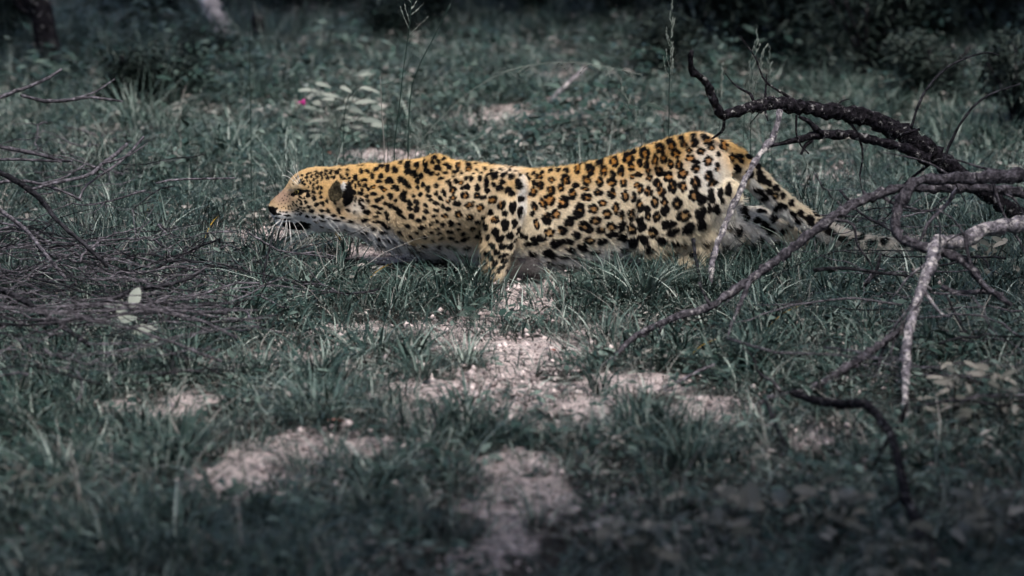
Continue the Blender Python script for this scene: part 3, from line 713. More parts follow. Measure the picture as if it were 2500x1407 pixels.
flow += RNG.normal(0, .20, flow.shape)
flow -= HN * (flow * HN).sum(1)[:, None]
flow /= np.linalg.norm(flow, axis=1)[:, None] + 1e-9
tt = (HP[:, 2] - np.interp(HP[:, 0], sx, sbt)) / (np.interp(HP[:, 0], sx, stp) - np.interp(HP[:, 0], sx, sbt))
ln = np.full(NH, .0095)
ln[hx < 870] = .0075; ln[hx < 745] = .0045; ln[hx < 700] = .003
ln += .013 * (1 - sstep(.05, .28, tt)) * (hx > 840) * (hx < 1800)
ln[(hx > 1830) & (HN[:, 2] < 0)] = .014; ln[hx > 2000] = .014; ln[leg] = .008
ln *= RNG.uniform(.65, 1.2, NH)
guard = (RNG.random(NH) < .06) & (hx > 760); ln[guard] *= 1.7
lift = np.where(hx < 870, .28, .36)[:, None] + RNG.normal(0, .16, (NH, 1))
lift[guard] += .35
d0 = flow + HN * (lift + .25); d0 /= np.linalg.norm(d0, axis=1)[:, None]
d1 = flow + HN * (lift - .22) + np.array([0, 0, -.10]); d1 /= np.linalg.norm(d1, axis=1)[:, None]
L3 = ln[:, None]
K = np.stack([HP - HN * .001, HP + d0 * L3 * .35, HP + d0 * L3 * .42 + d1 * L3 * .28, HP + d0 * L3 * .42 + d1 * L3 * .62], 1)
hc = coat(HP + flow * ln[:, None] * .30, HN, .0010)
hc *= RNG.uniform(.68, 1.28, (NH, 1))
cu = bpy.data.hair_curves.new('fur')
cu.add_curves([4] * NH)
cu.attributes['position'].data.foreach_set('vector', K.astype(np.float32).ravel())
ra_ = np.tile(np.array([.00036, .00034, .00026, .00007], dtype=np.float32), NH) * np.repeat(np.where(hx < 870, .72, 1.0), 4).astype(np.float32)
(cu.attributes.get('radius') or cu.attributes.new('radius', 'FLOAT', 'POINT')).data.foreach_set('value', ra_.astype(np.float32))
set_attr(cu, 'coat', np.concatenate([np.clip(hc, 0, .95), np.ones((NH, 1))], 1), 'FLOAT_COLOR', 'CURVE')
m, nt, b, out = new_mat('leopard_fur')
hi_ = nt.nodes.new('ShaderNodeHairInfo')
rt = ramp(nt, hi_.outputs['Intercept'], [(0.0, (.48, .46, .45)), (.55, (.95, .95, .95)), (1.0, (1, 1, 1))])  # greyer underfur, roots darkened further to imitate shade between the hairs
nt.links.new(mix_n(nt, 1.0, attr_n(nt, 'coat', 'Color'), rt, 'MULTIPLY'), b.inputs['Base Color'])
b.inputs['Roughness'].default_value = 0.6; b.inputs['Specular IOR Level'].default_value = 0.05
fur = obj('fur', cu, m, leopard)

# eyes, whiskers, brow hairs
m, nt, b, out = new_mat('amber_eye')
tc = nt.nodes.new('ShaderNodeTexCoord').outputs['Object']
gr = nt.nodes.new('ShaderNodeVectorMath'); gr.operation = 'LENGTH'
mp = nt.nodes.new('ShaderNodeMapping'); mp.inputs['Scale'].default_value = (1, 0, 1); nt.links.new(tc, mp.inputs[0]); nt.links.new(mp.outputs[0], gr.inputs[0])
nt.links.new(ramp(nt, math_n(nt, 'MULTIPLY', gr.outputs['Value'], 60), [(.22, (.003, .003, .003)), (.27, (.30, .22, .05)), (.5, (.16, .13, .03)), (.56, (.01, .01, .01))]), b.inputs['Base Color'])
b.inputs['Roughness'].default_value = .15
u_, v_ = np.meshgrid(np.linspace(0, 2 * math.pi, 17)[:-1], np.linspace(0, math.pi, 9), indexing='ij')
ev = np.stack([np.cos(u_) * np.sin(v_), np.sin(u_) * np.sin(v_), np.cos(v_)], -1).reshape(-1, 3) * .0125
ef = [(i * 9 + j, i * 9 + j + 1, ((i + 1) % 16) * 9 + j + 1, ((i + 1) % 16) * 9 + j) for i in range(16) for j in range(8)]
em = raw_mesh('eye', ev, ef)
P, Nn = hit(726, 468)
for s in (1, -1):
    e = obj('eye', em, m, leopard, loc=(P[0] + .002, s * (P[1] + .0088), P[2] - .001), rot=(0, 0, -s * .35))
m, nt, b, out = new_mat('whisker_hair')
b.inputs['Base Color'].default_value = (.92, .90, .87, 1); b.inputs['Roughness'].default_value = .4
WH = [((693, 534), (672, 548), (652, 562)), ((697, 534), (676, 552), (664, 572)), ((694, 531), (680, 560), (672, 590)), ((697, 533), (688, 565), (680, 605)), ((700, 535), (700, 570), (692, 612)), ((703, 535), (704, 575), (702, 618)), ((706, 537), (710, 575), (716, 620)),
      ((709, 534), (718, 565), (727, 612)), ((710, 534), (724, 560), (736, 600)), ((711, 533), (730, 555), (748, 608)), ((712, 532), (738, 552), (756, 590)), ((714, 531), (735, 570), (758, 616)), ((700, 532), (696, 560), (686, 585)), ((716, 534), (727, 570), (742, 622)), ((705, 533), (708, 560), (709, 600)),
      ((690, 531), (668, 553), (655, 580)), ((799, 528), (825, 555), (850, 602)), ((796, 540), (815, 558), (832, 578))]
for k, pts in enumerate(WH[::2] + WH[-3:]):
    P0, _ = hit(*pts[0])
    if P0 is None: continue
    yo = P0[1]
    q = spline([P0 + np.array([0, .004, 0]), W(*pts[1], yo - .020), W(*pts[2], yo - .035)], 9)
    obj('whisker', raw_mesh('whisker', *tube(q, np.linspace(.00055, .00025, 9), 4)), m, leopard)
for pts in [((722, 443), (712, 425), (700, 417)), ((724, 440), (722, 422), (716, 405)), ((720, 446), (704, 432), (688, 428)), ((725, 439), (726, 420), (724, 402))]:
    P0, _ = hit(pts[0][0] + 8, pts[0][1] + 6)
    if P0 is None: continue
    q = spline([P0, W(*pts[1], P0[1] - .01), W(*pts[2], P0[1] - .015)], 8)
    obj('brow_whisker', raw_mesh('brow_whisker', *tube(q, np.linspace(.0007, .0003, 8), 4)), m, leopard)

# ------------------------------------------------------------------ grass and low growth (uncountable)
rg = random.Random(11)
def blade(g, x, y, hgt, wid, az, lean, droop, tint, z0=0.0, seg=4):
    d = np.array([math.cos(az), math.sin(az), 0]); sd_ = np.array([-math.sin(az + rg.uniform(-1, 1)), math.cos(az), 0]); sd_ /= np.linalg.norm(sd_)
    v = []; f = []
    for i in range(seg):
        t = i / seg; w = wid * (0.75 + 0.25 * math.sin(t * 3.14)) * (1 - t ** 2.2) * 0.5
        c = np.array([x, y, z0]) + d * hgt * (lean * t + droop * t * t) + np.array([0, 0, hgt * (t - 0.42 * droop * t * t * t)])
        v += [c - sd_ * w, c + sd_ * w]
        if i: f.append((2 * i - 2, 2 * i - 1, 2 * i + 1, 2 * i))
    c = np.array([x, y, z0]) + d * hgt * (lean + droop) + np.array([0, 0, hgt * (1 - 0.42 * droop)])
    v.append(c); f.append((2 * seg - 2, 2 * seg - 1, 2 * seg))
    g.add(v, f, tint)
def leaf(g, base, az, el, length, wid, tint, curl=0.25, fold=0.15, seg=5, roll=0.0):
    """one broad leaf: midrib with two half blades"""
    d = np.array([math.cos(az) * math.cos(el), math.sin(az) * math.cos(el), math.sin(el)])
    s = np.array([-math.sin(az), math.cos(az), 0]); u = np.cross(d, s)
    if u[2] < 0: u = -u
    if roll:
        s, u = s * math.cos(roll) + u * math.sin(roll) * (1 if s[1] > 0 else -1), u * math.cos(roll) - s * math.sin(roll) * (1 if s[1] > 0 else -1)
    v = []; f = []
    for i in range(seg + 1):
        t = i / seg; w = wid * 0.5 * 1.75 * ((t + .03) ** .55) * (max(0.0, 1 - t) ** .85) + wid * .01
        c = np.asarray(base) + d * length * t - np.array([0, 0, 1]) * curl * length * t * t
        v += [c - s * w + u * w * fold, c, c + s * w + u * w * fold]
        if i:
            a = 3 * (i - 1); f += [(a, a + 1, a + 4, a + 3), (a + 1, a + 2, a + 5, a + 4)]
    g.add(v, f, tint)
def tuft(n, spread, h0, h1, w0, w1, lean, droop):
    g = Geo()
    for k in range(n):
        a, r_ = rg.uniform(0, 6.283), spread * math.sqrt(rg.random())
        blade(g, r_ * math.cos(a), r_ * math.sin(a), rg.uniform(h0, h1), rg.uniform(w0, w1), a + rg.uniform(-1.2, 1.2), rg.uniform(0.05, lean), rg.uniform(.1, droop), min(1, max(0, rg.gauss(.44, .30))), -.004)
        if rg.random() < .14:  # dewdrop bead at the tip, its glint put in as pale colour
            c_ = g.v[-1][-1]; q_ = np.array([(1, 0, 0), (0, 1, 0), (-1, 0, 0), (0, -1, 0), (0, 0, 1), (0, 0, -1)], float) * rg.uniform(.0009, .0016)
            g.add(q_ + c_, [(0, 1, 4), (1, 2, 4), (2, 3, 4), (3, 0, 4), (1, 0, 5), (2, 1, 5), (3, 2, 5), (0, 3, 5)], 1.6)
    return g
clumps = []
def clump(g, mat):
    o = bpy.data.objects.new('clump_%02d' % len(clumps), g.mesh('clump'))
    o.data.materials.append(mat); clumps.append(o); return len(clumps) - 1
LAWN = [clump(tuft(50, .10, .015, .075, .0022, .0044, .7, 1.2), GRASS) for k in range(4)]
TUFT = [clump(tuft(46, .05, .06, .17, .0028, .0054, .6, 1.4), GRASS) for k in range(4)]
BROAD = [clump(tuft(24, .035, .06, .15, .005, .0085, .6, 1.4), GRASS) for k in range(3)]
FINE = [clump(tuft(40, .06, .12, .30, .0018, .0034, .5, 1.0), GRASS) for k in range(3)]
def herb(n, spread, hh, l0, l1):
    g = Geo()
    for k in range(n):
        a, r_ = rg.uniform(0, 6.283), spread * math.sqrt(rg.random()); z = rg.uniform(.008, hh)
        L = rg.uniform(l0, l1)
        leaf(g, (r_ * math.cos(a), r_ * math.sin(a), z), rg.uniform(0, 6.283), rg.uniform(-.2, .7), L, L * rg.uniform(.35, .6), min(1, max(0, rg.gauss(.5, .24))), seg=3, roll=rg.uniform(-.5, .7))
    return g
HRB = [clump(herb(26, .07, .045, .016, .034), HERB) for k in range(4)]
HRBT = [clump(herb(40, .08, .14, .02, .045), HERB) for k in range(3)]
HRBD = [clump(herb(24, .09, .05, .014, .034), DRY) for k in range(3)]
def litter():
    g = Geo()
    for k in range(26):
        a = rg.uniform(0, 6.283); x, y = rg.uniform(-.1, .1), rg.uniform(-.1, .1); L = rg.uniform(.02, .07)
        leaf(g, (x, y, rg.uniform(.002, .010)), a, rg.uniform(-.05, .25), L, rg.uniform(.002, .006), rg.random(), .1, .3, 2)
    return g
LIT = [clump(litter(), DRY) for k in range(3)]
STRAW = [clump(tuft(16, .06, .05, .17, .0016, .003, .9, 1.2), DRY) for k in range(3)]
def crumb():
    g = Geo()
    for k in range(34):
        x, y, r_ = rg.uniform(-.1, .1), rg.uniform(-.1, .1), rg.uniform(.002, .009) * rg.random() + .0015
        p = np.array([(1, 0, 0), (0, 1, 0), (-1, 0, 0), (0, -1, 0), (0, 0, .8), (0, 0, -.8)], float) * r_ * np.array([rg.uniform(.7, 1.3) for _ in range(6)])[:, None]
        g.add(p + np.array([x, y, r_ * .4]), [(0, 1, 4), (1, 2, 4), (2, 3, 4), (3, 0, 4), (1, 0, 5), (2, 1, 5), (3, 2, 5), (0, 3, 5)], rg.random())
    return g
m, nt, b, out = new_mat('soil_crumb')
nt.links.new(ramp(nt, attr_n(nt, 'tint'), [(0, (.12, .10, .10)), (.6, (.42, .355, .35)), (1, (.62, .53, .52))]), b.inputs['Base Color']); b.inputs['Roughness'].default_value = .95; b.inputs['Specular IOR Level'].default_value = 0
CRUMB = m
CRB = [clump(crumb(), CRUMB) for k in range(2)]
lib = bpy.data.collections.new('growth_library')
for o in clumps: lib.objects.link(o)

def scatter_group():
    ng = bpy.data.node_groups.new('scatter', 'GeometryNodeTree')
    ng.interface.new_socket('Geometry', in_out='INPUT', socket_type='NodeSocketGeometry')
    ng.interface.new_socket('Geometry', in_out='OUTPUT', socket_type='NodeSocketGeometry')
    N = ng.nodes.new; Lk = ng.links.new
    gi, go = N('NodeGroupInput'), N('NodeGroupOutput')
    ci = N('GeometryNodeCollectionInfo'); ci.inputs[0].default_value = lib; ci.inputs[1].default_value = True; ci.inputs[2].default_value = True
    mp_ = N('GeometryNodeMeshToPoints'); ip = N('GeometryNodeInstanceOnPoints'); ip.inputs['Pick Instance'].default_value = True
    def na(nm, ty):
        a = N('GeometryNodeInputNamedAttribute'); a.data_type = ty; a.inputs[0].default_value = nm; return a.outputs[0]
    e2r = N('FunctionNodeEulerToRotation')
    Lk(gi.outputs[0], mp_.inputs[0]); Lk(mp_.outputs[0], ip.inputs['Points']); Lk(ci.outputs[0], ip.inputs['Instance'])
    Lk(na('pick', 'INT'), ip.inputs['Instance Index']); Lk(na('turn', 'FLOAT_VECTOR'), e2r.inputs[0]); Lk(e2r.outputs[0], ip.inputs['Rotation'])
    Lk(na('size', 'FLOAT_VECTOR'), ip.inputs['Scale']); Lk(ip.outputs[0], go.inputs[0])
    return ng
SCAT = scatter_group()
def scatter(name, label, cat, P, pick, size):
    me = raw_mesh(name, P, np.zeros((0, 3), dtype=np.int32), False)
    n = len(P)
    set_attr(me, 'pick', pick, 'INT')
    rot = np.stack([RNG.normal(0, .10, n), RNG.normal(0, .10, n), RNG.random(n) * 6.283], -1)
    set_attr(me, 'turn', rot, 'FLOAT_VECTOR')
    s3 = np.stack([size * RNG.uniform(.85, 1.2, n), size * RNG.uniform(.85, 1.2, n), size * RNG.uniform(.8, 1.2, n)], -1)
    set_attr(me, 'size', s3, 'FLOAT_VECTOR')
    o = obj(name, me); md = o.modifiers.new('scatter', 'NODES'); md.node_group = SCAT
    return kind(o, 'stuff', label, cat)
def field(dens, y0, y1, marg=1.0):
    """random ground points in the strip the camera looks along, per square metre"""
    hw = .145 * (y1 + 10.2) + marg
    n = int(dens * (y1 - y0) * 2 * hw)
    x, y = RNG.uniform(-hw, hw, n), RNG.uniform(y0, y1, n)
    k = np.abs(x) < .145 * (y + 10.2) + marg
    return x[k], y[k]
def under_cat(x, y):
    """no tall blades where the leopard's body lies"""
    return ((np.abs(y + .02) < .17) & (x > -.62) & (x < .70)) | ((x > -.08) & (x < .15) & (y > -.37) & (y < -.1))
HB = G(825, 352)
def clear_herb(x, y):
    return (np.abs(x - HB[0]) < .30) & (y < HB[1] + .1) & (y > HB[1] - .8)
def place(parts):
    P, K, S = [], [], []
    for x, y, ids, size in parts:
        z = height(x, y) - .003
        P.append(np.stack([x, y, z], -1)); K.append(np.array(ids)[RNG.integers(0, len(ids), len(x))]); S.append(size)
    return np.concatenate(P), np.concatenate(K), np.concatenate(S)
parts = []
x, y = field(150, -4.0, 8.0); c = cover(x, y); k = (RNG.random(len(x)) < .12 + .88 * c ** 1.2) & ~under_cat(x, y)
x, y = x[k], y[k]; parts.append((x, y, LAWN, RNG.uniform(.55, 1.35, len(x)) * (.5 + .4 * cover(x, y) + .5 * fbm(x * 2.2, y * 2.2, 91, 3)) * np.where(y < -1.2, .8, 1.0)))
x, y = field(60, -4.0, 8.0); c = cover(x, y); n_ = fbm(x * 1.1 + 70, y * 1.1, 21, 3); k = (RNG.random(len(x)) < c ** 2 * sstep(.32, .6, n_) * 1.2) & ~under_cat(x, y) & ~clear_herb(x, y)
x, y = x[k], y[k]; parts.append((x, y, TUFT + BROAD, RNG.uniform(.65, 1.15, len(x))))
x, y = field(26, -.2, 9.0); c = cover(x, y); n_ = fbm(x * .7 + 9, y * .7, 44, 3); k = (RNG.random(len(x)) < c * sstep(.42, .62, n_)) & ~under_cat(x, y) & ~clear_herb(x, y)
x, y = x[k], y[k]; parts.append((x, y, FINE, RNG.uniform(.6, 1.1, len(x))))
x, y = RNG.uniform(-.55, .85, 90), RNG.uniform(-.50, -.24, 90); k = (RNG.random(90) < cover(x, y) + .15) & ~((x > -.06) & (x < .16)); x, y = x[k], y[k]; parts.append((x, y, TUFT + BROAD, RNG.uniform(.5, .95, len(x))))
x, y = field(26, -4.0, 8.0); k = (RNG.random(len(x)) < .25 + .6 * cover(x, y)) & ~under_cat(x, y) & ~clear_herb(x, y); x, y = x[k], y[k]; parts.append((x, y, STRAW, RNG.uniform(.6, 1.2, len(x))))
P_, K_, S_ = place(parts); grass = scatter('grass', 'short grey green grass covering the clearing', 'grass', P_, K_, S_)
parts = []
x, y = field(100, -4.0, 9.0); c = cover(x, y); n_ = fbm(x * .8 + 33, y * .8 + 8, 61, 3); k = (RNG.random(len(x)) < c * (.25 + sstep(.4, .6, n_) + .5 * (y > 1))) & ~under_cat(x, y)
x, y = x[k], y[k]; parts.append((x, y, HRB, RNG.uniform(.7, 1.4, len(x))))
x, y = field(22, 1.2, 10.0); c = cover(x, y); n_ = fbm(x * .6 + 13, y * .6 + 8, 71, 3); k = (RNG.random(len(x)) < c * sstep(.4, .65, n_)) & ~clear_herb(x, y)
x, y = x[k], y[k]; parts.append((x, y, HRBT, RNG.uniform(.7, 1.5, len(x))))
x, y = field(45, -4.0, 8.0); k = (RNG.random(len(x)) < (.35 + .5 * fbm(x * 1.3 + 5, y * 1.3, 55, 3)) * (.15 + .85 * cover(x, y))) & ~under_cat(x, y); x, y = x[k], y[k]; parts.append((x, y, HRBD, RNG.uniform(.6, 1.2, len(x)) * np.where(y > .5, 1.25, .8)))
P_, K_, S_ = place(parts); herbs = scatter('ground_cover', 'small leafy herbs creeping among the grass', 'ground cover', P_, K_, S_)
x, y = field(75, -4.0, 7.0); P_, K_, S_ = place([(x, y, LIT, RNG.uniform(.7, 1.4, len(x)))]); lit = scatter('litter', 'dry grass stems and litter lying on the soil', 'litter', P_, K_, S_)
x, y = field(110, -4.0, 4.0); k = RNG.random(len(x)) > cover(x, y) * .9; x, y = x[k], y[k]
P_, K_, S_ = place([(x, y, CRB, RNG.uniform(.6, 1.5, len(x)))]); crb = scatter('soil_crumbs', 'loose crumbs of sandy soil on bare patches', 'soil', P_, K_, S_)

# ------------------------------------------------------------------ fallen branches on the right
def wood(name, pts, mat, label, cat='branch', sub=(), parent=None, rough=.18, sides=10, seed=1, group=None, step=.013, twigs=0):
    """pts: photo x, photo y, depth Y (None = follow the ends), radius in photo px; sub: list of (child name, pts, sides)"""
    def world(pts):
        p = [(*W(a, b_, c), d * .88 / 850.0 * (1 + c / 10.2)) for a, b_, c, d in pts]
        L = np.linalg.norm(np.diff(np.array(p)[:, :3], axis=0), axis=1).sum()
        n = max(6, int(L / step)); q = spline(p, n)
        rr = np.random.default_rng(seed + len(pts)); q[:, :3] += rr.normal(0, 1, (n, 3)) * q[:, 3:4] * .10
        q[:, 3] = np.clip(q[:, 3], .0008, None) * (1 + rough * rr.normal(0, .6, n))
        return q
    q = world(pts)
    g = Geo(); g.add(*tube(q[:, :3], q[:, 3], sides, rough, seed))
    rr = random.Random(seed)
    if pts[0][3] > 9:                              # knots and broken snags
        for k in range(int(len(q) / 5)):
            i = rr.randrange(2, len(q) - 2); d = np.array([rr.uniform(-1, 1), rr.uniform(-1, 1), rr.uniform(-1, 1)]); d /= np.linalg.norm(d)
            r_ = q[i, 3]; e = q[i, :3] + d * r_ * rr.uniform(1.2, 1.9)
            g.add(*tube(np.array([q[i, :3], (q[i, :3] + e) / 2, e]), [r_ * .5, r_ * .4, r_ * .2], 5, .2, k))
    base = q[-1, :3].copy(); me = g.mesh(name)
    me.transform(__import__('mathutils').Matrix.Translation(Vector(-base)))
    o = obj(name, me, mat, parent)
    o.location = base
    if label: tag(o, label, cat, group)
    if label and twigs:
        for k in range(twigs):
            i = rr.randrange(2, len(q) - 2); tv = q[i + 1, :3] - q[i - 1, :3]; tv /= np.linalg.norm(tv)
            d = tv * rr.choice((-.6, .6)) + np.array([rr.uniform(-1, 1), rr.uniform(-.5, .5), rr.uniform(-1, .8)]); d /= np.linalg.norm(d)
            L = rr.uniform(.07, .30); w_ = [q[i, :3] - base]
            for s_ in range(4):
                d = d + np.array([rr.gauss(0, .35), rr.gauss(0, .2), rr.gauss(0, .35)]); d /= np.linalg.norm(d); w_.append(w_[-1] + d * L / 4)
            obj('side_twig', Geo().add(*tube(spline(np.array(w_), 12), np.linspace(min(q[i, 3] * .5, .0055), .0012, 12), 5, .15, k)).mesh('side_twig'), mat, o)
    for (nm, sp, sd_) in sub:
        qs = world(sp); v, f = tube(qs[:, :3] - base, qs[:, 3], sd_, rough, seed + 3)
        obj(nm, Geo().add(v, f).mesh(nm), mat, o)
    return o
def lin(pts, y0, y1):
    """give a row of (x, y, r) points depths running from y0 to y1"""
    n = len(pts); return [(a, b_, y0 + (y1 - y0) * i / (n - 1), r_) for i, (a, b_, r_) in enumerate(pts)]
wood('fallen_branch', lin([(1690, 125, 6), (1685, 160, 8), (1695, 180, 10), (1715, 190, 11), (1730, 215, 11), (1745, 255, 12), (1762, 280, 13), (1790, 275, 14), (1840, 260, 17), (1900, 253, 20), (1980, 265, 20), (2050, 275, 22), (2120, 290, 24), (2200, 325, 26), (2270, 370, 26), (2330, 420, 24), (2400, 470, 23), (2480, 520, 22), (2600, 600, 22), (2680, 655, 22)], -.24, .10), BARK,
     'thick dark fallen branch arching over the leopard\'s tail, its tip bent upwards', 'branch', seed=5, rough=.17, sides=12, twigs=9, sub=[
         ('side_branch', lin([(2270, 392, 19), (2200, 360, 14), (2130, 342, 12), (2080, 330, 13), (2000, 330, 12), (1950, 340, 9), (1880, 357, 5)], -.05, -.12), 10),
         ('stub', lin([(2010, 330, 10), (1990, 312, 8), (1975, 298, 7), (1950, 285, 4)], -.10, -.12), 7), ('stub', lin([(1985, 340, 7), (1965, 358, 5), (1955, 378, 4)], -.10, -.12), 6),
         ('twig', lin([(1945, 280, 4), (1944, 320, 3), (1952, 350, 2.5), (1975, 376, 2)], -.15, -.17), 5), ('twig', lin([(2200, 330, 6), (2225, 322, 5), (2245, 316, 4)], -.1, -.12), 5), ('twig', lin([(1868, 262, 5), (1870, 280, 3), (1875, 296, 2)], -.2, -.22), 5)])
yE = G(1733, 745)[1]
wood('lichen_twig', lin([(1905, 270, 9), (1895, 310, 8), (1880, 345, 9), (1850, 385, 8.5), (1820, 440, 8.5), (1795, 490, 9), (1770, 550, 8.5), (1750, 600, 8.5), (1738, 650, 8), (1735, 700, 7), (1733, 748, 5)], -.22, yE), BARK_LICHEN,
     'pale lichen-crusted twig hanging across the leopard\'s rump', 'twig', seed=8, rough=.2)
wood('thin_twig', lin([(1692, 585, 5), (1700, 640, 5), (1713, 700, 4), (1726, 748, 3)], -.28, yE), TWIG_DARK, 'short dark upright twig below the leopard\'s haunch', 'twig', seed=9)
y2 = G(1450, 905)[1]
wood('long_branch', [(2620, 490, -.75, 15), (2520, 475, -.72, 14), (2420, 462, -.7, 14), (2300, 460, -.7, 12), (2200, 460, -.72, 12), (2160, 468, -.75, 14)] + lin([(2080, 500, 14), (2000, 555, 14), (1930, 610, 13), (1850, 670, 12.5), (1790, 710, 12), (1730, 750, 11), (1650, 775, 10), (1590, 800, 9), (1540, 830, 8), (1490, 880, 6), (1450, 905, 4)], -.8, y2), BARK_GREY,
     'long grey branch slanting down to the sandy ground in front of the tail', 'branch', seed=12, twigs=8, sub=[('side_twig', lin([(1828, 690, 8), (1818, 720, 7.5), (1803, 750, 6.5), (1785, 795, 5), (1775, 830, 3)], -1.0, -1.15), 7), ('side_twig', lin([(1735, 748, 6), (1720, 720, 4), (1705, 690, 3)], -1.2, -1.2), 6)])
wood('hooked_branch', [(2620, 410, -.80, 22), (2520, 424, -.82, 21), (2450, 432, -.84, 19), (2380, 435, -.85, 17), (2300, 437, -.87, 15), (2240, 440, -.88, 14), (2222, 456, -.9, 15), (2200, 490, -.92, 16), (2186, 540, -.95, 13), (2200, 582, -.97, 13), (2260, 606, -1.0, 13), (2320, 622, -1.02, 12), (2370, 655, -1.05, 11), (2405, 700, -1.08, 9), (2470, 745, -1.1, 7)], BARK_GREY,
     'grey branch bent into a hook at the right edge, just above the long slanting one', 'branch', seed=15, twigs=9)
yv = G(2212, 1035)[1]
wood('lichen_branch', [(2660, 520, -.85, 25), (2560, 535, -.88, 24), (2480, 550, -.9, 23), (2400, 562, -.92, 22), (2345, 592, -.95, 20), (2290, 592, -1.0, 21)] + lin([(2275, 640, 17), (2255, 690, 15), (2232, 760, 13), (2216, 830, 12), (2213, 900, 12), (2210, 960, 10), (2212, 1035, 8)], -1.1, yv), BARK_LICHEN,
     'pale lichen-spotted branch turning downwards to the ground at right', 'branch', seed=17, rough=.17, twigs=8)
yd = G(2280, 1420)[1]
wood('crooked_branch', lin([(2225, 790, 9), (2150, 840, 11), (2080, 890, 12), (2020, 930, 12), (1960, 958, 11), (1890, 970, 9), (1830, 1000, 6)], -1.35, -1.75), BARK_GREY, 'blurred grey branch sloping left from the pale upright one', 'branch', seed=19, twigs=6)
wood('stump_branch', lin([(1935, 960, 10), (1990, 978, 12), (2050, 986, 13), (2110, 988, 13), (2150, 1025, 12), (2180, 1075, 12), (2195, 1140, 13), (2210, 1210, 15), (2240, 1280, 17), (2265, 1350, 18), (2290, 1440, 19)], -1.8, yd - .1), BARK, 'dark blurred branch rising from the bottom right foreground', 'branch', seed=21, rough=.1, twigs=5,
     sub=[('side_twig', lin([(2180, 1070, 10), (2200, 1030, 8), (2215, 985, 6)], -2.1, -2.1), 6)])
for k, (pts, y0, y1, lb, mt) in enumerate([
        ([(2225, 312, 4), (2245, 250, 4), (2280, 195, 3.5), (2330, 155, 3), (2400, 130, 2.5), (2440, 135, 2)], -.1, .1, 'thin dark shoot curving up from the arching branch, the left one of two', TWIG_DARK),
        ([(2300, 400, 4), (2325, 340, 4), (2360, 280, 3.5), (2410, 235, 3), (2490, 205, 2.5)], -.1, .05, 'thin dark shoot curving up from the arching branch, the right one of two', TWIG_DARK),
        ([(2340, 455, 6), (2310, 500, 6), (2270, 540, 5), (2250, 580, 4), (2225, 610, 3)], -.8, -.9, 'short grey twig leaning between the hooked and the long branch', TWIG),
        ([(1985, 660, 6), (2060, 655, 5), (2140, 665, 5), (2230, 675, 4)], -1.0, -1.0, 'short dark stick lying level in the grass below the long branch', TWIG_DARK),
        ([(2050, 465, 4), (2100, 520, 4), (2170, 560, 3.5), (2240, 610, 3)], -.55, -.75, 'thin dark twig crossing behind the hooked branch', TWIG_DARK),
        ([(2300, 700, 7), (2340, 715, 7), (2400, 712, 7), (2450, 720, 6)], -1.0, -1.05, 'grey stick lying level beside the pale lichen branch', TWIG),
        ([(2310, 720, 4), (2345, 790, 4), (2390, 850, 3.5), (2415, 880, 3)], -1.0, -1.2, 'thin twig drooping right of the pale lichen branch', TWIG_DARK),
        ([(1600, 960, 5), (1660, 930, 5), (1710, 905, 5), (1745, 890, 4)], -1.55, -1.45, 'short grey stick on the sand below the long branch', TWIG),
        ([(1870, 980, 6), (1900, 1050, 7), (1930, 1120, 6), (1945, 1170, 5)], -1.95, -2.3, 'blurred thin stick standing in the grass left of the dark foreground branch', TWIG_DARK),
        ([(1130, 580, 2.5), (1136, 560, 2.5)], -.2, -.2, None, None),
        ([(1440, 1260, 5), (1490, 1235, 5), (1545, 1205, 5)], -2.75, -2.6, 'pale short stick in the blurred bottom foreground', TWIG),
        ([(2110, 700, 5), (2140, 660, 4.5), (2150, 620, 4)], -1.0, -1.0, 'short dark twig standing under the long branch', TWIG_DARK),
        ([(1345, 245, 6), (1380, 210, 6.5), (1430, 165, 5)], 3.0, 3.2, 'pale blurred stick poking out of the grass behind the leopard', BARK_LICHEN)]):
    if lb: wood('dead_twig', lin(pts, y0, y1), mt, lb, 'twig', seed=30 + k, rough=.1, sides=7)

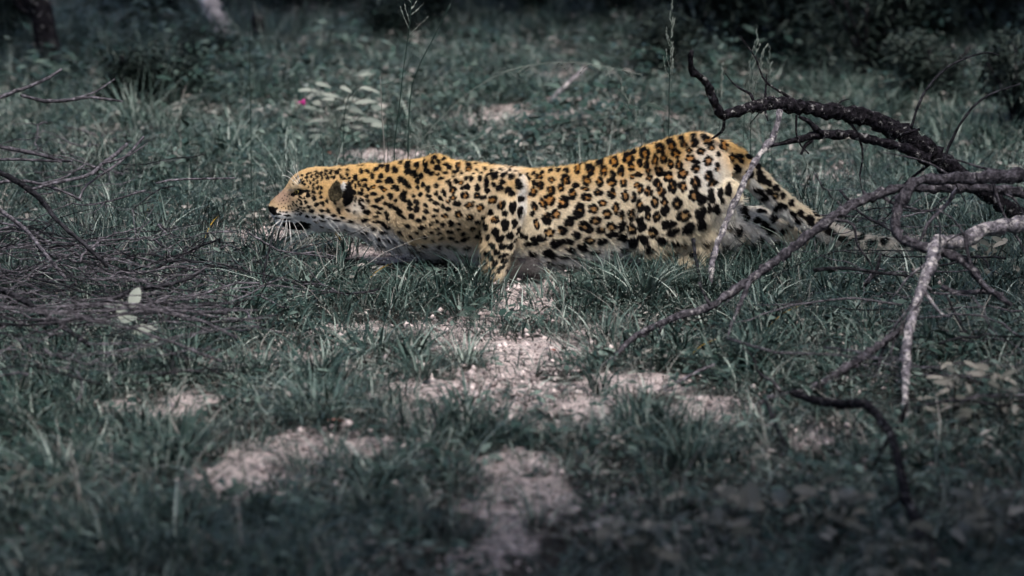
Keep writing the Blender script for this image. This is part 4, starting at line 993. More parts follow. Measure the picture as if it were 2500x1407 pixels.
# ------------------------------------------------------------------ brush pile on the left
yl = lambda py: float(G(200, py)[1])
for k, (pts, y0, y1, lb) in enumerate([
        ([(-60, 260, 8), (0, 238, 8), (60, 215, 7), (110, 195, 6), (150, 170, 5)], .3, .5, 'grey twig reaching up from the left edge, topmost of the brush pile'),
        ([(50, 232, 6), (110, 247, 7), (170, 244, 7), (220, 238, 6), (300, 248, 4)], .3, .4, 'wavy grey twig lying level below the topmost twig of the brush pile'),
        ([(-40, 350, 8), (50, 368, 8), (100, 378, 7), (150, 392, 6), (175, 393, 5)], -.2, 0, 'stout grey twig pointing in from the left edge above the brush pile'),
        ([(-30, 390, 5), (60, 390, 5), (150, 395, 4)], -.2, -.1, 'thin twig just under the stout grey twig at the left edge'),
        ([(310, 352, 7), (285, 375, 7.5), (250, 400, 7), (215, 428, 7), (120, 450, 6), (60, 470, 5)], 0, -.4, 'kinked pale twig rising towards the right out of the brush pile'),
        ([(350, 335, 5), (320, 370, 5), (280, 405, 5), (215, 450, 4), (190, 490, 4)], .05, -.3, 'thin straight twig beside the kinked pale twig'),
        ([(-30, 450, 7), (40, 442, 6), (100, 450, 6), (160, 470, 5), (200, 490, 4)], -.3, -.3, 'curved twig entering from the left edge in the middle of the pile'),
        ([(-20, 410, 10), (60, 455, 11), (110, 500, 10), (140, 540, 9), (210, 600, 8), (260, 650, 7)], -.4, -.7, 'dark stick slanting down to the right through the brush pile'),
        ([(575, 435, 3), (500, 437, 4), (420, 440, 4), (380, 448, 3)], -.1, -.1, 'thin pale curved stem lying right of the brush pile'),
        ([(170, 760, 9), (260, 735, 9), (340, 705, 10), (400, 698, 9), (460, 680, 6), (490, 665, 4)], -1.0, -.7, 'dark brown stick across the front of the brush pile'),
        ([(-40, 690, 10), (50, 730, 11), (140, 790, 10), (230, 850, 9), (300, 880, 7)], -.9, -1.4, 'dark blurred stick sloping down in the lower left of the pile'),
        ([(390, 790, 8), (440, 765, 8), (490, 745, 8), (520, 745, 7), (560, 760, 5)], -1.0, -.9, 'dark bent stick lying right of the pale leaf sprig'),
        ([(600, 565, 3), (660, 600, 4), (690, 614, 3.5), (760, 622, 3), (815, 632, 2.5)], -.35, -.3, 'thin dry stem lying level below the leopard\'s whiskers'),
        ([(665, 578, 4), (655, 620, 4), (645, 665, 4), (640, 705, 3)], -.35, -.5, 'dark green stem leaning below the leopard\'s chin'),
        ([(-20, 500, 8), (60, 560, 8), (110, 620, 7), (160, 680, 6)], -.5, -.9, 'steep grey stick at the far left of the brush pile')]):
    wood('brush_twig', [(a_, b_, c_, d_ * .75) for a_, b_, c_, d_ in lin(pts, y0, y1)], TWIG_DARK if k in (7, 9, 10, 11, 13) else TWIG, lb, 'twig', seed=60 + k, rough=.1, sides=7, sub=[] if k not in (1, 4, 6) else [('side_shoot', lin([(pts[2][0], pts[2][1], 3.5), (pts[2][0] + 60, pts[2][1] - 18, 3), (pts[2][0] + 110, pts[2][1] - 50, 2)], (y0 + y1) / 2, (y0 + y1) / 2 + .1), 5)])
tr = random.Random(77)
def loose(n, x0, x1, ya, yb, z1, names):
    for k in range(n):
        px, py = tr.uniform(x0, x1), tr.uniform(ya, yb)
        L = tr.uniform(.16, .62); az = tr.gauss(0.1, .6) + (math.pi if tr.random() < .5 else 0); el = tr.gauss(0, .16)
        zz = tr.random() ** 1.3 * z1 + .015; c = G(px, py, zz)
        d = np.array([math.cos(az) * math.cos(el), math.sin(az) * math.cos(el), math.sin(el)])
        side = np.array([-d[1], d[0], 0]); m_ = tr.uniform(-.2, .2) * L
        pts = [-d * L / 2, -d * L * .17 + side * m_ + np.array([0, 0, tr.uniform(-.02, .03)]), d * L * .17 + side * m_ * tr.uniform(-.6, 1) + np.array([0, 0, tr.uniform(-.02, .03)]), d * L / 2]
        r_ = tr.uniform(.0013, .0036)
        q = spline(np.array(pts), 12); rr = np.random.default_rng(k); q += rr.normal(0, .0035, q.shape)
        g = Geo(); g.add(*tube(q, np.linspace(r_, r_ * .45, 12), 6, .12, k))
        low = q[:, 2].min() + zz
        o = obj('brush_twig', g.mesh('brush_twig'), tr.choice((TWIG, TWIG, TWIG_DARK)))
        if tr.random() < .7:
            i = tr.randrange(3, 8); sd_ = d * tr.uniform(.4, 1) + side * tr.uniform(-1, 1) + np.array([0, 0, tr.uniform(-.1, .7)]); sd_ /= np.linalg.norm(sd_)
            l2 = L * tr.uniform(.15, .4)
            obj('side_shoot', Geo().add(*tube(spline(np.array([q[i], q[i] + sd_ * l2 * .5 + rr.normal(0, .008, 3), q[i] + sd_ * l2]), 6), np.linspace(r_ * .6, r_ * .3, 6), 5)).mesh('side_shoot'), o.data.materials[0], o)
        o.location = (c[0], c[1], float(height(c[0], c[1])) + max(zz, zz - low + .01))
        hz = (px - x0) / (x1 - x0); vt = (py - ya) / (yb - ya)
        lb = '%s %s %s dead twig, %s %s %s' % ('long' if L > .46 else 'mid-length' if L > .3 else 'short', 'dark' if o.data.materials[0] is TWIG_DARK else 'grey', 'forked' if len(o.children) else 'unforked', ('upper', 'middle', 'lower')[min(2, int(vt * 3))], ('left', 'centre', 'right')[min(2, int(hz * 3))], names[0])
        tag(o, lb, 'twig', names[1])
loose(185, -90, 470, 560, 790, .18, ('of the brush pile', 'dead twigs of the brush pile'))
loose(45, 300, 720, 590, 740, .05, ('of the scatter before the leopard', 'scattered dead twigs right of the pile'))
loose(40, -80, 480, 740, 930, .16, ('of the pile\'s blurred front', 'dead twigs at the front of the pile'))
loose(38, 1960, 2540, 480, 1000, .14, ('under the fallen branches', 'dead twigs under the fallen branches'))
loose(30, -60, 330, 330, 560, .25, ('of the part above the pile', 'dead twigs above the pile'))

# ------------------------------------------------------------------ flowering grass stalks
def stalk(name, pts, Y, r0, label, heads=(), hlen=.045, up=.55, n=14, seeds=False, mat=GRASS, cat='grass stalk', seed=0, foot=True, tint=.45):
    """a stem through photo points at depth Y, standing on the ground; heads: share of the stem that carries spikelet branches"""
    rr = random.Random(seed)
    p = [W(a, b_, Y) for a, b_ in pts]
    if foot:
        z = float(height(p[0][0], Y)); p = [np.array([p[0][0] + rr.uniform(-.02, .02), Y, z - .01])] + p
    q = spline(np.array(p), 22); base = q[0].copy()
    o = bpy.data.objects.new(name, None); COL.objects.link(o); o.location = base; o.empty_display_size = .05
    tag(o, label, cat)
    obj('stem', Geo().add(*tube(q - base, np.linspace(r0, r0 * .45, 22), 5), tint * .7).mesh('stem'), mat, o)
    for (a, b_) in heads:
        g = Geo()
        for k in range(n):
            t = a + (b_ - a) * k / max(1, n - 1); f = t * 21; i = min(20, int(f)); c = q[i] * (1 - f + i) + q[i + 1] * (f - i) - base
            tv = q[min(21, i + 1)] - q[i]; tv /= np.linalg.norm(tv) + 1e-9
            az = rr.uniform(0, 6.283); out_ = np.array([math.cos(az), math.sin(az) * .6, 0])
            d = tv * up + out_ * (1 - up) + np.array([0, 0, -.25 if up < .3 else 0]); d /= np.linalg.norm(d)
            L = hlen * rr.uniform(.6, 1.2) * (1.15 - .8 * (t - a) / max(.01, b_ - a))
            br = spline(np.array([c, c + d * L * .5 + out_ * L * .08, c + d * L + np.array([0, 0, -.12 * L])]), 6)
            g.add(*tube(br, np.linspace(.0009, .0006, 6), 3, cap=False), .7)
            for s in range(5 if not seeds else 9):
                w = br[rr.randrange(1, 6)] + np.array([rr.uniform(-1, 1), rr.uniform(-1, 1), rr.uniform(-1, 1)]) * (.0015 if not seeds else .006)
                sl = .0055 if not seeds else .0026; dd = d * sl
                sdv = np.cross(d, np.array([0.3, 1, .2])); sdv /= np.linalg.norm(sdv) + 1e-9
                g.add([w - dd, w + sdv * sl * .35, w + dd, w - sdv * sl * .35], [(0, 1, 2, 3)], .95 if seeds else .8)
        obj('seed_head', g.mesh('seed_head'), PALE, o)
    return o
stalk('grass_stalk', [(1632, 330), (1634, 200), (1640, 5)], .30, .0022, 'tall grass stalk with a narrow ascending seed head above the leopard\'s loin', [(.68, .99)], .06, .8, 20, seed=1)
stalk('grass_stalk', [(962, 400), (975, 260), (985, 170), (1000, 60), (1006, -30)], .25, .0024, 'tall dark grass stalk with spreading seed head behind the leopard\'s neck', [(.80, .99)], .07, .55, 9, seed=2)
stalk('grass_stalk', [(938, 390), (933, 290), (928, 186)], .22, .0024, 'bare straw-coloured dead stalk standing behind the leopard\'s neck', mat=DRY, tint=1.2, seed=3)
stalk('grass_stalk', [(947, 400), (945, 312), (958, 300)], .24, .002, 'short broken dark stalk beside the straw-coloured one', seed=4)
stalk('grass_stalk', [(1030, 370), (1028, 300), (1024, 215)], .28, .0008, 'feathery pale seed plume above the leopard\'s shoulder', [(.62, .99)], .045, .4, 26, True, seed=5, mat=PALE, tint=.9)
stalk('grass_stalk', [(1012, 385), (1040, 330), (1076, 290), (1150, 222), (1250, 170), (1350, 153), (1450, 158), (1520, 172), (1562, 182)], .35, .0015, 'long arching grass stalk with drooping seed head curving over the leopard\'s back', [(.62, .99)], .075, .2, 18, seed=6, mat=PALE, tint=1.1)
stalk('grass_stalk', [(1030, 372), (1040, 360), (1092, 352)], .2, .001, 'low spreading seed head just above the leopard\'s shoulder', [(.75, 1.0)], .05, .1, 14, True, seed=7, mat=PALE, tint=.9)
stalk('grass_stalk', [(1566, 350), (1548, 295), (1528, 240), (1515, 212)], .3, .0016, 'small leaning grass stalk with pale seed head right of the arching one', [(.75, 1.0)], .035, .6, 12, seed=8)
stalk('grass_stalk', [(1815, 345), (1822, 220), (1842, 140), (1850, 85)], .35, .0018, 'tall branched grass stalk behind the rump, the left of a pair', [(.70, .99)], .07, .85, 14, seed=9)
stalk('grass_stalk', [(1832, 345), (1838, 240), (1855, 160), (1868, 118)], .35, .0018, 'tall branched grass stalk behind the rump, the right of a pair', [(.70, .99)], .07, .85, 14, seed=10)
stalk('grass_stalk', [(1757, 345), (1758, 250), (1763, 160)], .32, .0014, 'thin grass stalk with small seed head beside the bent branch tip', [(.8, 1.0)], .03, .8, 10, seed=11)
stalk('grass_stalk', [(612, 290), (609, 150), (608, 0), (607, -60)], .8, .0018, 'thin dark grass stalk rising to the top edge left of the flowering herb', mat=GRASS, tint=.1, seed=12)
stalk('grass_stalk', [(1000, 260), (1020, 170), (1060, 90), (1100, 10)], .9, .003, 'dark leaning grass stem behind the tall stalk at the leopard\'s neck', tint=.1, seed=13)
stalk('grass_stalk', [(850, 240), (960, 200), (1010, 140)], 1.1, .002, 'dark blade leaning right across the flowering herb', tint=.1, seed=14)
stalk('grass_stalk', [(1880, 290), (1878, 200), (1880, 120)], .6, .0012, 'faint thin stalk above the arching branch', [(.8, 1.0)], .03, .7, 8, seed=15)
stalk('grass_stalk', [(2115, 280), (2118, 262), (2128, 245)], .0, .0008, 'tiny seed head peeping over the arching branch', [(.85, 1.0)], .025, .7, 10, True, seed=16)
stalk('grass_stalk', [(1932, 420), (1925, 360), (1945, 310)], .5, .0012, 'thin bent stalk behind the leopard\'s tail', seed=17, tint=.7)
stalk('grass_stalk', [(790, 400), (785, 350), (780, 318)], .5, .0016, 'short dark stalk above the leopard\'s forehead', seed=18, tint=.1)

# ------------------------------------------------------------------ leafy plants
def herb_plant(name, base, leaves, mat, label, cat='plant', stem_r=.0022, group=None, tint0=.5):
    """leaves: (photo x, photo y, depth Y, azimuth, elevation, length m, width m, tint); every leaf is a part"""
    base = np.asarray(base, float)
    o = bpy.data.objects.new(name, None); COL.objects.link(o); o.location = base; o.empty_display_size = .05
    tag(o, label, cat, group)
    for i, (a, b_, Y, az, el, L, w, ti) in enumerate(leaves):
        p = W(a, b_, Y) - base
        d = np.array([math.cos(az) * math.cos(el), math.sin(az) * math.cos(el), math.sin(el)])
        st = p - d * L * .5
        g = Geo(); leaf(g, st, az, el, L, w, ti, .22, .2, 6, lr.uniform(.25, .95))
        obj('leaf', g.mesh('leaf'), mat, o)
        mid = st * np.array([.45, .45, .6])
        obj('stem', Geo().add(*tube(spline(np.array([[0, 0, -.01], mid, st]), 8), np.linspace(stem_r, stem_r * .5, 8), 5), .15).mesh('stem'), mat, o)
    return o
lr = random.Random(5)
hb = G(825, 352); hY = float(hb[1])
HL = [(755, 218, 0.25), (770, 226, 2.9), (790, 205, .4), (845, 216, -.5), (902, 215, .05), (882, 175, 2.6), (892, 178, .5), (815, 232, .2), (760, 262, .1), (832, 262, 2.4), (868, 265, -.6), (925, 263, .0), (800, 288, -.2), (850, 285, .3), (910, 292, -.5), (880, 310, -.4), (905, 318, -.3), (775, 292, 2.8), (830, 300, 2.9), (785, 330, .2), (840, 325, -.2), (870, 335, 1.2), (745, 205, 1.9), (815, 315, .6), (800, 240, 2.7), (860, 240, .6), (790, 270, .9), (845, 305, 2.2), (900, 335, -.2), (765, 315, 2.5), (810, 345, .3), (870, 290, 2.8), (925, 305, .3), (830, 340, 2.6), (780, 250, -.4), (895, 245, .2)]
herb_plant('leafy_herb', hb, [(a, b_, hY + lr.uniform(-.12, .12), az, lr.uniform(-.15, .25), lr.uniform(.04, .085), lr.uniform(.020, .036), lr.uniform(.4, 1.3)) for a, b_, az in HL], PALE, 'pale-leaved bushy herb growing behind the leopard\'s head')
fb = G(728, 330); fY = float(fb[1])
fl = bpy.data.objects.new('pink_flower', None); COL.objects.link(fl); fl.location = fb; tag(fl, 'single pink trumpet flower on a thin stem left of the leafy herb', 'flower')
fp = W(738, 250, fY) - fb
obj('stem', Geo().add(*tube(spline(np.array([[0, 0, -.01], fp * np.array([.3, .3, .5]), fp + np.array([-.016, 0, .006])]), 9), .0012, 5), .5).mesh('stem'), HERB, fl)
g = Geo(); a_ = np.arange(10) * .6283
ring = lambda xx, rr_: np.stack([np.full(10, xx), np.cos(a_) * rr_, np.sin(a_) * rr_], -1) + fp
g.add(np.concatenate([ring(-.016, .0015), ring(-.002, .004), ring(.009, .011 + .003 * np.cos(5 * a_))]), [(k + 10 * j, (k + 1) % 10 + 10 * j, (k + 1) % 10 + 10 * j + 10, k + 10 * j + 10) for j in range(2) for k in range(10)], np.concatenate([np.ones(10), np.zeros(10), np.full(10, .8)]))
obj('petals', g.mesh('petals'), PINK, fl)
obj('bud', Geo().add(*tube(np.array([fp + [-.026, 0, .012], fp + [-.024, 0, .018], fp + [-.023, 0, .026]]), [.002, .0035, .001], 6), .9).mesh('bud'), PALE, fl)
def frond(base, px, py, Y, az, L, n, mat, par, lw):
    p = W(px, py, Y) - base; d = np.array([math.cos(az), math.sin(az) * .4, .1])
    mid = spline(np.array([p - d * L * .5, p + np.array([0, 0, .012]), p + d * L * .5 - np.array([0, 0, .01])]), n)
    rb = obj('frond', Geo().add(*tube(mid, .0011, 4), .4).mesh('frond'), mat, par)
    for i in range(1, n):
        for s in (-1, 1):
            g = Geo(); leaf(g, mid[i], az + s * 1.15, lr.uniform(-.2, .3), lw * (1.1 - .5 * abs(i / n - .45)), lw * .42, lr.uniform(.4, 1), .15, .1, 3)
            obj('leaflet', g.mesh('leaflet'), mat, rb)
    obj('stem', Geo().add(*tube(spline(np.array([[0, 0, -.01], mid[0] * .5 + [0, 0, .02], mid[0]]), 7), .0014, 4), .2).mesh('stem'), mat, par)
for nm, bx, by, fr, lb in [('fern_herb', 735, 420, [(745, 370, .3), (715, 345, 2.6), (700, 372, 2.9), (765, 388, .2), (728, 392, .8)], 'fern-like herb with paired leaflets left of the leopard\'s forehead'),
                           ('fern_herb', 690, 345, [(665, 318, 2.5), (712, 308, .5), (690, 300, 1.2), (655, 350, 2.9)], 'small fern-like herb under the pink flower'),
                           ('fern_herb', 245, 840, [(215, 800, 2.7), (270, 812, .4), (235, 780, 1.8)], 'blurred fern-like herb at the front of the brush pile')]:
    bb = G(bx, by); o = bpy.data.objects.new(nm, None); COL.objects.link(o); o.location = bb; tag(o, lb, 'plant')
    for (a, b_, az) in fr: frond(bb, a, b_, float(bb[1]) + lr.uniform(-.05, .05), az, lr.uniform(.06, .085), 8, HERB if nm != 'x' else PALE, o, .020)
sb = G(330, 880); sY = float(sb[1])
herb_plant('leaf_sprig', sb, [(330, 718, sY, 1.2, .9, .075, .044, 1.3), (300, 758, sY, 2.2, .8, .08, .048, 1.1), (318, 775, sY - .03, 1.0, .3, .06, .034, .8), (352, 800, sY, .2, .3, .07, .04, .9), (370, 830, sY, -.3, 0, .06, .035, .6), (270, 745, sY + .04, 2.6, .2, .05, .03, .5), (250, 790, sY + .05, 2.8, .1, .06, .035, .2), (345, 850, sY, .4, -.2, .06, .035, .5)], PALE, 'sprig with pale blurred leaves standing in the brush pile')
def bush_of(name, px, py, w, hgt, n, mat, label, L0, L1, tl, thr=.5):
    b0 = G(px, py); Y0 = float(b0[1]); lv = []
    for k in range(n):
        a = px + lr.gauss(0, .45) * w; b_ = py - hgt * (.12 + .9 * lr.random()); L = lr.uniform(L0, L1) * .68
        lv.append((a, b_, Y0 + lr.uniform(-.15, .15), lr.uniform(0, 6.283), lr.uniform(-.3, .6), L, L * lr.uniform(.38, .62), min(1, max(0, lr.gauss(tl, .22)))))
    return herb_plant(name, b0, lv, mat, label)
bush_of('broadleaf_plant', 2330, 1040, 100, 150, 34, BEIGE, 'beige broad-leaved plant right of the pale lichen branch', .04, .07, .7)
bush_of('broadleaf_plant', 2440, 1060, 80, 180, 34, BEIGE, 'beige broad-leaved plant at the right edge, lower right', .045, .075, .6)
bush_of('broadleaf_plant', 2420, 690, 100, 110, 22, BEIGE, 'broad-leaved plant under the fallen branches at the right edge', .06, .10, .55)
bush_of('broadleaf_plant', 2030, 1330, 110, 170, 30, BEIGE, 'blurred broad-leaved plant left of the dark foreground branch', .05, .085, .6)
bush_of('broadleaf_plant', 1790, 1330, 150, 130, 26, BEIGE, 'blurred plant with long leaves in the bottom foreground', .07, .12, .5)
bush_of('broadleaf_plant', 1560, 1400, 170, 130, 26, BEIGE, 'blurred broad-leaved plant at the bottom edge, right of the bare sandy strip', .06, .10, .55)
bush_of('broadleaf_plant', 2400, 1400, 130, 210, 36, BEIGE, 'blurred broad-leaved plant in the bottom right corner', .05, .09, .45)
bush_of('broadleaf_plant', 2180, 1420, 110, 160, 28, BEIGE, 'blurred broad-leaved plant under the dark foreground branch', .05, .085, .35)
bush_of('broadleaf_plant', 70, 1250, 90, 110, 9, BEIGE, 'blurred broad-leaved plant near the bottom left corner', .05, .08, .35)
bush_of('broadleaf_plant', 110, 1400, 100, 70, 8, BEIGE, 'blurred plant with one long leaf in the bottom left corner', .06, .09, .4)
bush_of('broadleaf_plant', 1150, 240, 70, 60, 12, HERB, 'low leafy herb behind the arching grass stalk', .05, .08, .6)
bush_of('broadleaf_plant', 1580, 330, 70, 45, 8, PALE, 'low herb with one long pale leaf above the leopard\'s hip', .05, .09, .7)
bush_of('broadleaf_plant', 2060, 250, 130, 120, 22, SHRUB, 'feathery weed behind the arching branch', .04, .08, .9)

# ------------------------------------------------------------------ fallen leaves, yellow flecks, a green tuft
pr = random.Random(9)
for k, (a, b_) in enumerate([(1420, 925), (1460, 945), (1530, 912), (1565, 910), (1405, 945), (1385, 960), (1455, 940), (1660, 990), (1600, 985), (1545, 935), (1640, 960), (1485, 960)]):
    p = G(a, b_); g = Geo(); L = pr.uniform(.022, .036); leaf(g, (-L / 2, 0, .006), 0, .12, L, L * .75, pr.uniform(.6, 1), -.05, .25, 5)
    tag(obj('fallen_leaf', g.mesh('fallen_leaf'), PALE, None, (p[0], p[1], float(height(p[0], p[1])) + .012), (pr.uniform(-.3, .3), pr.uniform(-.3, .3), pr.uniform(0, 6.28))), 'small pale leaf on the sand right of centre, number %s from the left' % ('one two three four five six seven eight nine ten eleven twelve'.split()[sorted([1420, 1460, 1530, 1565, 1405, 1385, 1455, 1660, 1600, 1545, 1640, 1485]).index(a)]), 'leaf', 'pale leaves on the sand')
for (a, b_, lb, mt) in [(500, 600, 'upright yellow grass blade left of the leopard\'s muzzle', YELLOW), (1420, 715, 'yellow blade in the grass below the leopard\'s belly', YELLOW), (350, 540, 'yellow fleck of dry blade at the top of the brush pile', YELLOW), (1870, 820, 'yellow blade right of the long branch', YELLOW), (1680, 885, 'small yellow blade below the long branch', YELLOW),
                       (890, 712, 'yellow dry blade lying in the grass in front of the foreleg', YELLOW), (835, 608, 'yellow stem lying under the leopard\'s neck', YELLOW), (760, 393, 'rusty red dead leaf above the leopard\'s brow', RUST), (795, 385, 'second rusty dead leaf above the leopard\'s brow', RUST), (2075, 718, 'rusty dead leaf in the grass under the long branch', RUST), (1520, 705, 'rust-coloured blade in the tuft below the haunch', RUST), (800, 1060, 'rust-coloured dead leaf on the sandy patch in the lower left', RUST), (1355, 870, 'reddish dead leaf on the sandy strip', RUST), (1905, 610, 'yellow blade beside the leopard\'s far hind leg', YELLOW)]:
    p = G(a, b_); g = Geo()
    if mt is YELLOW: blade(g, 0, 0, pr.uniform(.05, .09), .004, pr.uniform(0, 6.28), .6, .5, pr.random())
    else: leaf(g, (0, 0, .012), pr.uniform(0, 6.28), .1, .045, .02, pr.random())
    tag(obj('yellow_grass' if mt is YELLOW else 'fallen_leaf', g.mesh('dry_piece'), mt, None, (p[0], p[1], float(height(p[0], p[1])) + .01)), lb, 'dry grass' if mt is YELLOW else 'leaf')['kind'] = 'thing'
def big_tuft(px, py, n, h0, h1, lb, mat=GRASS, spread=.04, w=(.003, .0065), Y=None):
    p = G(px, py) if Y is None else np.array([W(px, py, Y)[0], Y, 0.0])
    g = Geo()
    for k in range(n):
        a, r_ = rg.uniform(0, 6.283), spread * math.sqrt(rg.random())
        blade(g, r_ * math.cos(a), r_ * math.sin(a), rg.uniform(h0, h1), rg.uniform(*w), a + rg.uniform(-.6, .6), rg.uniform(.05, .55), rg.uniform(.1, 1.2), min(1, max(0, rg.gauss(.55, .2))), -.004, 5)
    o = obj('grass_tuft', g.mesh('grass_tuft'), mat, None, (p[0], p[1], float(height(p[0], p[1]))))
    return tag(o, lb, 'grass tuft')
big_tuft(1850, 560, 60, .05, .13, 'bright green grass tuft glimpsed between tail and hind leg', VIVID, .06, Y=.22)
for (a, b_, n, h0, h1, lb) in [(1570, 740, 90, .08, .19, 'large pale grass tuft below the leopard\'s haunch'), (1400, 770, 60, .05, .12, 'grass tuft beside the sandy strip under the belly'), (1940, 700, 80, .07, .17, 'grass tuft below the long branch, under the tail'), (1130, 770, 70, .05, .12, 'grass tuft left of the sandy strip'), (1080, 720, 70, .06, .14, 'grass tuft in front of the leopard\'s chest'), (830, 700, 80, .06, .15, 'grass tuft under the leopard\'s throat'),
                              (560, 560, 60, .07, .16, 'grass tuft left of the leopard\'s nose'), (480, 500, 70, .06, .15, 'grass tuft between brush pile and muzzle'), (1740, 650, 60, .05, .13, 'grass tuft hiding the leopard\'s near hind foot'), (1660, 690, 60, .06, .13, 'grass tuft left of the hind foot'), (1030, 930, 80, .05, .12, 'broad low grass tuft on the sand left of centre'), (780, 940, 80, .06, .14, 'wide grass tuft right of the brush pile\'s front'), (1140, 900, 60, .05, .12, 'grass tuft bordering the sandy strip on its left'), (1860, 900, 90, .08, .18, 'bushy grass tuft right of the long branch\'s foot'),
                              (1230, 1070, 70, .05, .11, 'dark grass tuft in the middle of the lower sand'), (430, 1130, 80, .08, .18, 'blurred grass tuft in the lower left'), (1680, 1150, 90, .08, .18, 'blurred bushy grass tuft at bottom right of centre'), (900, 1260, 90, .06, .14, 'blurred dark grass tuft near the bottom, left of the sandy strip'), (330, 330, 90, .12, .30, 'dark tall grass clump above the brush pile'), (420, 280, 90, .12, .32, 'dark tall grass clump at upper left'), (2000, 640, 70, .06, .15, 'grass tuft under the middle of the tail'), (2120, 640, 60, .06, .14, 'grass tuft at the tip of the tail'), (1480, 830, 50, .05, .12, 'grass tuft at the foot of the long branch')]:
    big_tuft(a, b_, n, h0, h1, lb)

# ------------------------------------------------------------------ background: trunk, log, stump, shrubs
tY = float(G(125, 185)[1])
tb = W(125, 190, tY)
tre = bpy.data.objects.new('bare_tree', None); COL.objects.link(tre); tre.location = tb; tag(tre, 'dark slim tree trunk standing at the upper left', 'tree')
for nm, pts in (('trunk', [(40, -900, 14), (60, -420, 19), (70, -60, 24), (85, 0, 24), (105, 50, 25), (118, 110, 27), (125, 160, 32), (125, 196, 40)]), ('limb', [(-160, -400, 6), (-60, -120, 9), (40, 0, 11), (100, 45, 13)]), ('limb', [(260, -700, 6), (150, -420, 9), (72, -150, 12)])):
    q = spline([(*(W(a, b_, tY) - tb), r_ / 850 * 1.5) for a, b_, r_ in pts], 30); q[:, :2] += np.random.default_rng(4).normal(0, .006, (30, 2))
    obj(nm, Geo().add(*tube(q[:, :3], q[:, 3], 12, .12, 3)).mesh(nm), BARK, tre)
wood('fallen_log', lin([(480, -60, 24), (505, -10, 24), (520, 30, 22), (545, 70, 20), (550, 85, 17)], float(G(540, 95)[1]) + .15, float(G(540, 95)[1])), PALE_WOOD, 'pale bleached log leaning down from the top edge', 'log', seed=93, sides=12)
wood('fallen_log', lin([(525, 78, 15), (560, 88, 15), (610, 92, 13)], float(G(560, 105)[1]), float(G(600, 105)[1]) - .05), PALE_WOOD, 'short bleached log lying at the foot of the leaning one', 'log', seed=94, sides=12)
stY = float(G(628, 118)[1])
wood('tree_stump', lin([(632, 38, 16), (630, 60, 20), (628, 90, 21), (626, 120, 24)], stY, stY), BARK, 'small black stump beside the pale logs', 'stump', seed=95, sides=12, rough=.2)
def shrub_mesh(n, rx, ry, rz, l0, l1, seed):
    sr = random.Random(seed); g = Geo(); lob = [(sr.uniform(-.6, .6), sr.uniform(-.6, .6), sr.uniform(.25, .85), sr.uniform(.25, .5)) for _ in range(9)]
    for k in range(n):
        lx, ly, lz, r_ = sr.choice(lob); u = np.array([sr.gauss(0, 1), sr.gauss(0, 1), sr.gauss(0, 1)]); u /= np.linalg.norm(u); u *= r_ * sr.random() ** .4
        c = np.array([(lx + u[0]) * rx, (ly + u[1]) * ry, max(.02, (lz + u[2]) * rz)]); L = sr.uniform(l0, l1)
        leaf(g, c, sr.uniform(0, 6.283), sr.uniform(-.5, .6), L, L * sr.uniform(.4, .6), min(1, max(0, sr.gauss(.45, .25))), .2, .15, 2, sr.uniform(-.5, .8))
    return g.mesh('foliage')
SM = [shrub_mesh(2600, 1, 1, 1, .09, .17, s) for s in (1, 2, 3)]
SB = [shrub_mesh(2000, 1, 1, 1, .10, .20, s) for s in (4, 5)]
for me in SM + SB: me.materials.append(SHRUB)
def shrub(px, py, w, hgt, lb, k):
    b0 = G(px, py); r_ = random.Random(k); f = np.linalg.norm(b0 - CAM) / FPX
    o = bpy.data.objects.new('shrub', None); COL.objects.link(o); o.location = (b0[0], b0[1], float(height(b0[0], b0[1]))); tag(o, lb, 'shrub', None)
    fo = obj('foliage', (SM + SB)[k % 5], None, o); fo.scale = (w * f, w * f * .8, hgt * f); fo.rotation_euler = (0, 0, r_.uniform(0, 6.28))
    for s in range(5):
        az = r_.uniform(0, 6.28); e = np.array([math.cos(az) * w * f * .5, math.sin(az) * w * f * .4, hgt * f * r_.uniform(.6, .9)])
        obj('stem', Geo().add(*tube(spline(np.array([[0, 0, -.02], e * [.3, .3, .5], e]), 8), np.linspace(.010, .004, 8), 6, .1), .3).mesh('stem'), BARK, o)
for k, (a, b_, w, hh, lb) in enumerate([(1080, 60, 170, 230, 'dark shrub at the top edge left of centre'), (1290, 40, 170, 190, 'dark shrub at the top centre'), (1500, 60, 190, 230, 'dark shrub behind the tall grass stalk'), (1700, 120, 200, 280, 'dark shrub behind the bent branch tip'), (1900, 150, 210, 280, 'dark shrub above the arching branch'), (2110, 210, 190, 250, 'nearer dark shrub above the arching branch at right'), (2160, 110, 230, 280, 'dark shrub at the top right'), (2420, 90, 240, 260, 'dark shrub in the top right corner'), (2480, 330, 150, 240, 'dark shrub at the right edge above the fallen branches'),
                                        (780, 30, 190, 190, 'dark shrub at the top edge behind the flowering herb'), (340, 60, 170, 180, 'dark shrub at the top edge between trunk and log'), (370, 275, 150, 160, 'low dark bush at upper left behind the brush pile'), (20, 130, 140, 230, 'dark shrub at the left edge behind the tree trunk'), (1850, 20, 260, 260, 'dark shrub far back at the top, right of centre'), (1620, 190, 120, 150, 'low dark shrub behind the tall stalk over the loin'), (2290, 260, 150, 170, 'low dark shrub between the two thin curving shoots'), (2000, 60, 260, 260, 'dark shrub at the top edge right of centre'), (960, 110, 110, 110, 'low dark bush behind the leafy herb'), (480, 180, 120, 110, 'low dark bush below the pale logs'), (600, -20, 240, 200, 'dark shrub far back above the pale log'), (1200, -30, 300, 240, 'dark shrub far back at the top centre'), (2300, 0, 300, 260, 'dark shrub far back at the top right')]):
    shrub(a, b_, w, hh, lb, k)

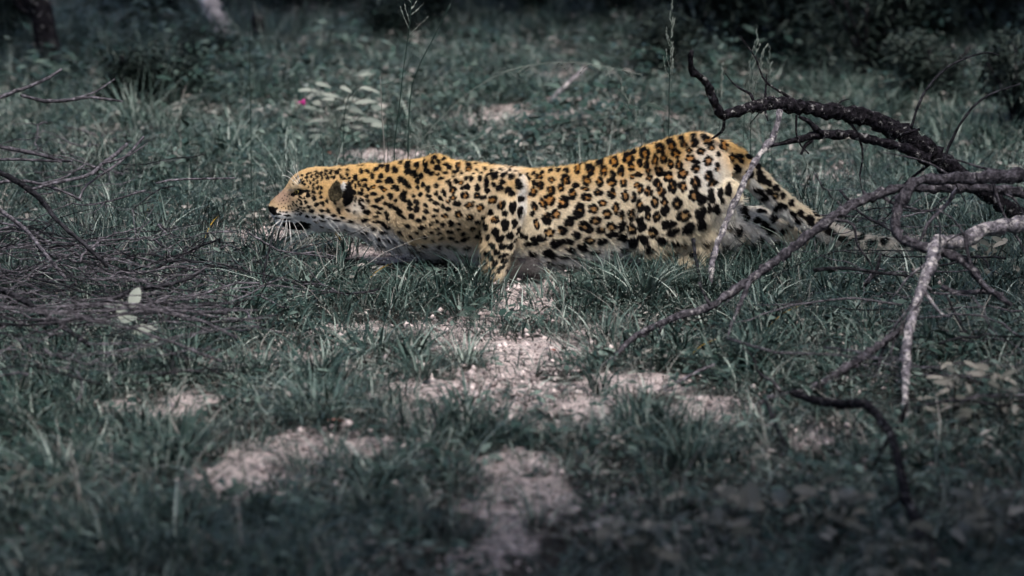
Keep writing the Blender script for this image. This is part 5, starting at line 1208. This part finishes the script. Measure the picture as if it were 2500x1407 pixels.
# ------------------------------------------------------------------ unseen trees and shrubs added out of view to darken the clearing's edges
def crown_mesh(seed, n=4200):
    sr = random.Random(seed); g = Geo()
    lob = [(sr.uniform(-.75, .75), sr.uniform(-.75, .75), sr.uniform(-.25, .3), sr.uniform(.22, .42)) for _ in range(16)]
    for k in range(n):
        lx, ly, lz, r_ = sr.choice(lob); u = np.array([sr.gauss(0, 1), sr.gauss(0, 1), sr.gauss(0, .7)]); u /= np.linalg.norm(u); u *= r_ * sr.random() ** .4
        L = sr.uniform(.06, .12)
        leaf(g, np.array([lx, ly, lz]) + u, sr.uniform(0, 6.283), sr.uniform(-.6, .6), L, L * .6, min(1, max(0, sr.gauss(.45, .25))), .2, .15, 2, sr.uniform(-.8, .8))
    return g.mesh('crown')
CRN = [crown_mesh(s) for s in (21, 22)]
for me in CRN: me.materials.append(SHRUB)
for k, (bx, by, cx, cy_, cz, rx, ry, rz, lb) in enumerate([(-3.9, -4.2, -.7, -4.9, 3.2, 2.2, 1.4, .6, 'unseen leafy tree added beyond the left front of the clearing, shading the foreground'), (3.9, -3.4, 2.5, -4.7, 3.2, 2.0, 1.5, .6, 'unseen leafy tree added beyond the right front of the clearing, shading the foreground'),
                                                           (-4.4, -1.0, -1.35, -1.9, 4.0, .95, 1.3, .6, 'unseen slender tree added beyond the left edge, shading the brush pile'), (4.6, -1.6, 3.0, -2.2, 4.0, 1.0, 1.4, .6, 'unseen slender tree added beyond the right edge, shading the branches'), (-4.6, 3.5, -1.3, 3.4, 3.4, 2.2, 1.7, .8, 'unseen leafy tree added beyond the left rear of the clearing, shading the background'), (4.8, 5.0, 3.0, 4.2, 3.4, 2.4, 2.4, .8, 'unseen leafy tree added beyond the right rear of the clearing, shading the background'), (.9, 9.5, .9, 5.2, 3.6, 2.6, 1.6, .8, 'unseen leafy tree added behind the clearing, its crown shading the shrubs')]):
    o = bpy.data.objects.new('added_shade_tree', None); COL.objects.link(o); o.location = (bx, by, 0); tag(o, lb, 'tree')
    c = obj('crown', CRN[k % 2], None, o, (cx - bx, cy_ - by, cz)); c.scale = (rx, ry, rz)
    e = np.array([cx - bx, cy_ - by, cz])
    obj('trunk', Geo().add(*tube(spline(np.array([[0, 0, -.05], [e[0] * .1, e[1] * .1, cz * .5], [e[0] * .45, e[1] * .45, cz * .85], e]), 18), np.linspace(.10, .03, 18), 10, .08, k)).mesh('trunk'), BARK, o)
    for j in range(4):
        t = e + np.array([rx * .6 * math.cos(j * 1.6 + k), ry * .6 * math.sin(j * 1.6 + k), .1])
        obj('limb', Geo().add(*tube(spline(np.array([e * [.45, .45, .85], (e * [.6, .6, .9] + t) / 2, t]), 8), np.linspace(.035, .012, 8), 7)).mesh('limb'), BARK, o)

for k, (x, y, w_, h_, lb) in enumerate([(-1.95, -3.35, .8, 1.3, 'unseen shrub added beside the left front of the clearing to block sky light'), (2.0, -3.25, .8, 1.3, 'unseen shrub added beside the right front of the clearing to block sky light'), (-3.0, -1.2, .9, 1.2, 'unseen shrub added beside the left of the brush pile to block sky light'), (3.2, -.9, .9, 1.3, 'unseen shrub added beyond the right edge next to the fallen branches to block sky light'), (-3.1, 1.5, 1.0, 1.4, 'unseen shrub added beyond the left edge behind the brush pile to block sky light'), (3.4, 1.6, 1.0, 1.4, 'unseen shrub added beyond the right edge behind the fallen branches to block sky light'), (-2.2, -5.6, .8, 1.0, 'unseen shrub added left of the viewpoint to block sky light'), (2.3, -5.6, .8, 1.0, 'unseen shrub added right of the viewpoint to block sky light'), (-.75, -4.9, .6, .38, 'unseen low bush added before the viewpoint on the left to block sky light'), (.1, -5.0, .6, .36, 'unseen low bush added before the viewpoint in the middle to block sky light'), (.85, -4.9, .6, .38, 'unseen low bush added before the viewpoint on the right to block sky light')]):  # unseen bushes added out of view to block low sky light
    o = bpy.data.objects.new('shrub', None); COL.objects.link(o); o.location = (x, y, float(height(x, y))); tag(o, lb, 'shrub')
    fo = obj('foliage', (SM + SB)[k % 5], None, o); fo.scale = (w_, w_, h_); fo.rotation_euler = (0, 0, k)
    for s in range(4):
        e = np.array([math.cos(s * 1.6 + k) * w_ * .5, math.sin(s * 1.6 + k) * w_ * .5, h_ * .75])
        obj('stem', Geo().add(*tube(spline(np.array([[0, 0, -.02], e * [.3, .3, .5], e]), 8), np.linspace(.014, .005, 8), 6, .1), .3).mesh('stem'), BARK, o)
print('SCENE DONE')
